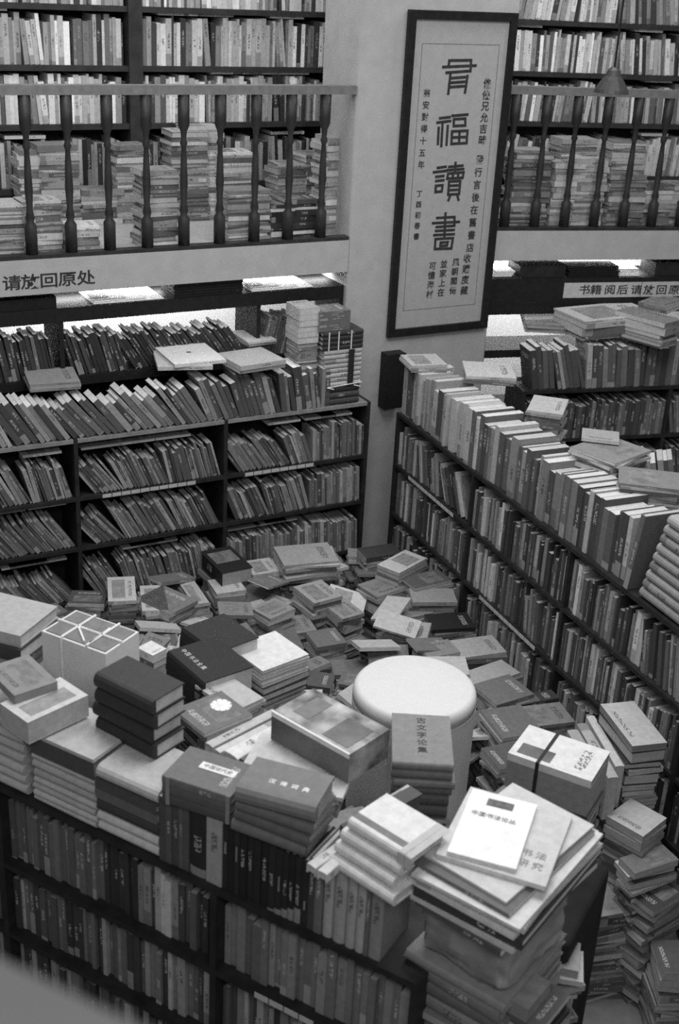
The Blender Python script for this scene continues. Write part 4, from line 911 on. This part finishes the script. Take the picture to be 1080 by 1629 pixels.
SEAL = [
 [((288, 141), (424, 139)), ((252, 181), (452, 172)), ((424, 139), (420, 206)), ((290, 141), (284, 180)), ((272, 216), (420, 205)), ((297, 222), (283, 345)), ((402, 236), (386, 338)), ((298, 250), (402, 242)), ((296, 278), (398, 271)), ((292, 305), (394, 298))],
 [((232, 497), (292, 490)), ((216, 524), (296, 514)), ((248, 522), (240, 668)), ((224, 556), (219, 655)), ((280, 545), (272, 660)), ((308, 482), (402, 474))] + rect((318, 503), (388, 499), (388, 541), (316, 545)) + rect((306, 578), (402, 574), (396, 650), (302, 655)) + [((304, 616), (399, 612)), ((353, 578), (349, 652))],
 [((218, 803), (268, 796)), ((194, 830), (268, 822)), ((208, 858), (254, 853)), ((208, 884), (254, 879))] + rect((206, 914), (248, 910), (243, 948), (204, 952)) + [((328, 772), (325, 836)), ((288, 797), (372, 789)), ((276, 818), (376, 810))] + rect((282, 838), (378, 830), (372, 864), (276, 870)) + [((312, 838), (309, 868)), ((345, 835), (342, 866))] + rect((288, 888), (357, 884), (350, 964), (282, 968)) + [((286, 914), (354, 910)), ((284, 941), (352, 937)), ((296, 972), (284, 1002)), ((338, 968), (346, 1000))],
 [((266, 1084), (258, 1240)), ((214, 1112), (322, 1106)), ((188, 1144), (350, 1136)), ((210, 1168), (322, 1160)), ((322, 1106), (320, 1160)), ((206, 1192), (318, 1186)), ((196, 1218), (318, 1212))] + rect((204, 1242), (312, 1236), (302, 1300), (200, 1304)) + rect((236, 1264), (280, 1261), (275, 1282), (234, 1285))]
for S_ in SEAL:
    g = Geo()
    for i, (p_, q_) in enumerate(S_):
        a_, b_ = [onpl(640 + x_ / 3.878, 60 + y_ / 3.878, A0 + LN * (.0124 + i * .00001), 60.8) for x_, y_ in (p_, q_)]
        d_ = (b_ - a_) / np.linalg.norm(b_ - a_); e_ = np.cross(LN, d_); th_ = .0155
        g.box(a_ - d_ * th_ * .45 - e_ * th_ / 2, b_ - a_ + d_ * th_ * .9, e_ * th_, LN * .0008)
    g.obj('calligraphy_character', M['ink'], r)
for k, ch in enumerate('俊俠兄允吉時'): glyph(ch, 775 - k * 1.6, 134 + k * 18, .055, .0008, 'small_character')
for k, ch in enumerate('發行言後在舊書店'): glyph(ch, 763 - k * 2.2, 255 + k * 20, .055, .0008, 'small_character')
for k, ch in enumerate('收購庋藏'): glyph(ch, 743 - k * 1.6, 412 + k * 17, .055, .0008, 'small_character')
for k, ch in enumerate('風朝閣倚'): glyph(ch, 725 - k * 1.6, 418 + k * 15, .05, .0008, 'small_character')
for k, ch in enumerate('並家上在'): glyph(ch, 706 - k * 1.6, 421 + k * 15, .05, .0008, 'small_character')
for k, ch in enumerate('可憶海村'): glyph(ch, 688 - k * 1.6, 424 + k * 15, .05, .0008, 'small_character')
for k, ch in enumerate('翁安對得十五年'): glyph(ch, 679 - k * 1.5, 149 + k * 19, .045, .0006, 'small_character')
for k, ch in enumerate('丁酉初春書'): glyph(ch, 667 - k * 1.2, 309 + k * 17, .04, .0006, 'small_character')
# signs ------------------------------------------------------------------
p0 = onpl(-60, 462, A0 + LN * .001, 60.8); p1 = onpl(172, 430, A0 + LN * .001, 60.8); pt = onpl(60, 432, A0, 60.8); pbm = onpl(60, 465, A0, 60.8)
s0 = (p0 - A0).dot(LA); s1 = (p1 - A0).dot(LA)
r = thing('paper_sign', 'paper strip with Chinese lettering on the left gallery edge', 'sign', Pq(s0, 2.10))
Geo().box(Pq(s0, pbm[2] - .01, .001), LA * (s1 - s0), LN * .001, V3(0, 0, pt[2] - pbm[2] + .02)).obj('paper_strip', M['plaster'], r)
for k, ch in enumerate('请放回原处'):
    p = onpl(19 + k * 29.5, 452 - k * 2.2, A0 + LN * .003, 60.8); text(ch, p, LA, Z, .088, M['ink'], 'sign_character', r, .0012, 1.12, .9, .0005)
Fz = PV - UI * .007
a_, b_ = onpl(895, 474, Fz, 74.5), onpl(1110, 474, Fz, 74.5); t_ = onpl(900, 450, Fz, 74.5)
r = thing('paper_sign', 'white paper strip with Chinese lettering on the right black bookcase', 'sign', a_)
L_ = (b_ - a_).dot(UA); k1 = .56
Geo().box(a_ + UN * .0005, UA * L_ * k1, UN * .001, V3(0, 0, t_[2] - a_[2])).obj('paper_strip', M['label'], r)
Geo().box(a_ + UA * (L_ * k1 + .004) + UN * .0005, UA * (L_ * (1 - k1)), UN * .001, V3(0, 0, t_[2] - a_[2])).obj('paper_strip', M['label'], r)
for ch, px in (('书', 930), ('籍', 948), ('阅', 970), ('后', 990), ('请', 1012), ('放', 1032), ('回', 1052), ('原', 1072), ('处', 1092)):
    p = onpl(px, 462, Fz + UN * .002, 74.5); text(ch, p, UA, Z, .072, M['ink'], 'sign_character', r, .0010, 1.1, .9, .0005)
# pendant lamp --------------------------------------------------------------
Lp = onpl(972, 148, B0 + UN * .35, 74.5)
r = thing('pendant_lamp', 'small dark bell-shaped pendant lamp hanging before the right gallery', 'lamp', Lp)
Geo().lathe(Lp, [(.098, 0), (.092, .02), (.06, .07), (.045, .09), (.035, .12), (.02, .135)], 20).obj('lamp_shade', M['lampshade'], r, False)
Geo().tube(Lp + V3(0, 0, .13), V3(Lp[0], Lp[1], 4.85), .006, 6).obj('cord', M['black'], r)
Geo().lathe(Lp + V3(0, 0, -.01), [(.01, 0), (.03, .01), (.03, .03), (.015, .05)], 10).obj('bulb', M['white'], r, True)

# ================================================================== bulk mesh
me = bpy.data.meshes.new('shelved_books'); me.from_pydata(np.concatenate(BULK['v']).tolist(), [], BULK['f'])
set_attrs(me, BULK['t'], BULK['s'], BULK['u']); me.update()
o = bpy.data.objects.new('shelved_books', me); C.objects.link(o)
o['label'] = 'all the remaining books filling the shelves, gallery stacks and lower piles'; o['category'] = 'books'; o['kind'] = 'stuff'
print('INDIVIDUAL', NB[0], 'BULK', len(BULK['v']), 'faces', len(BULK['f']))
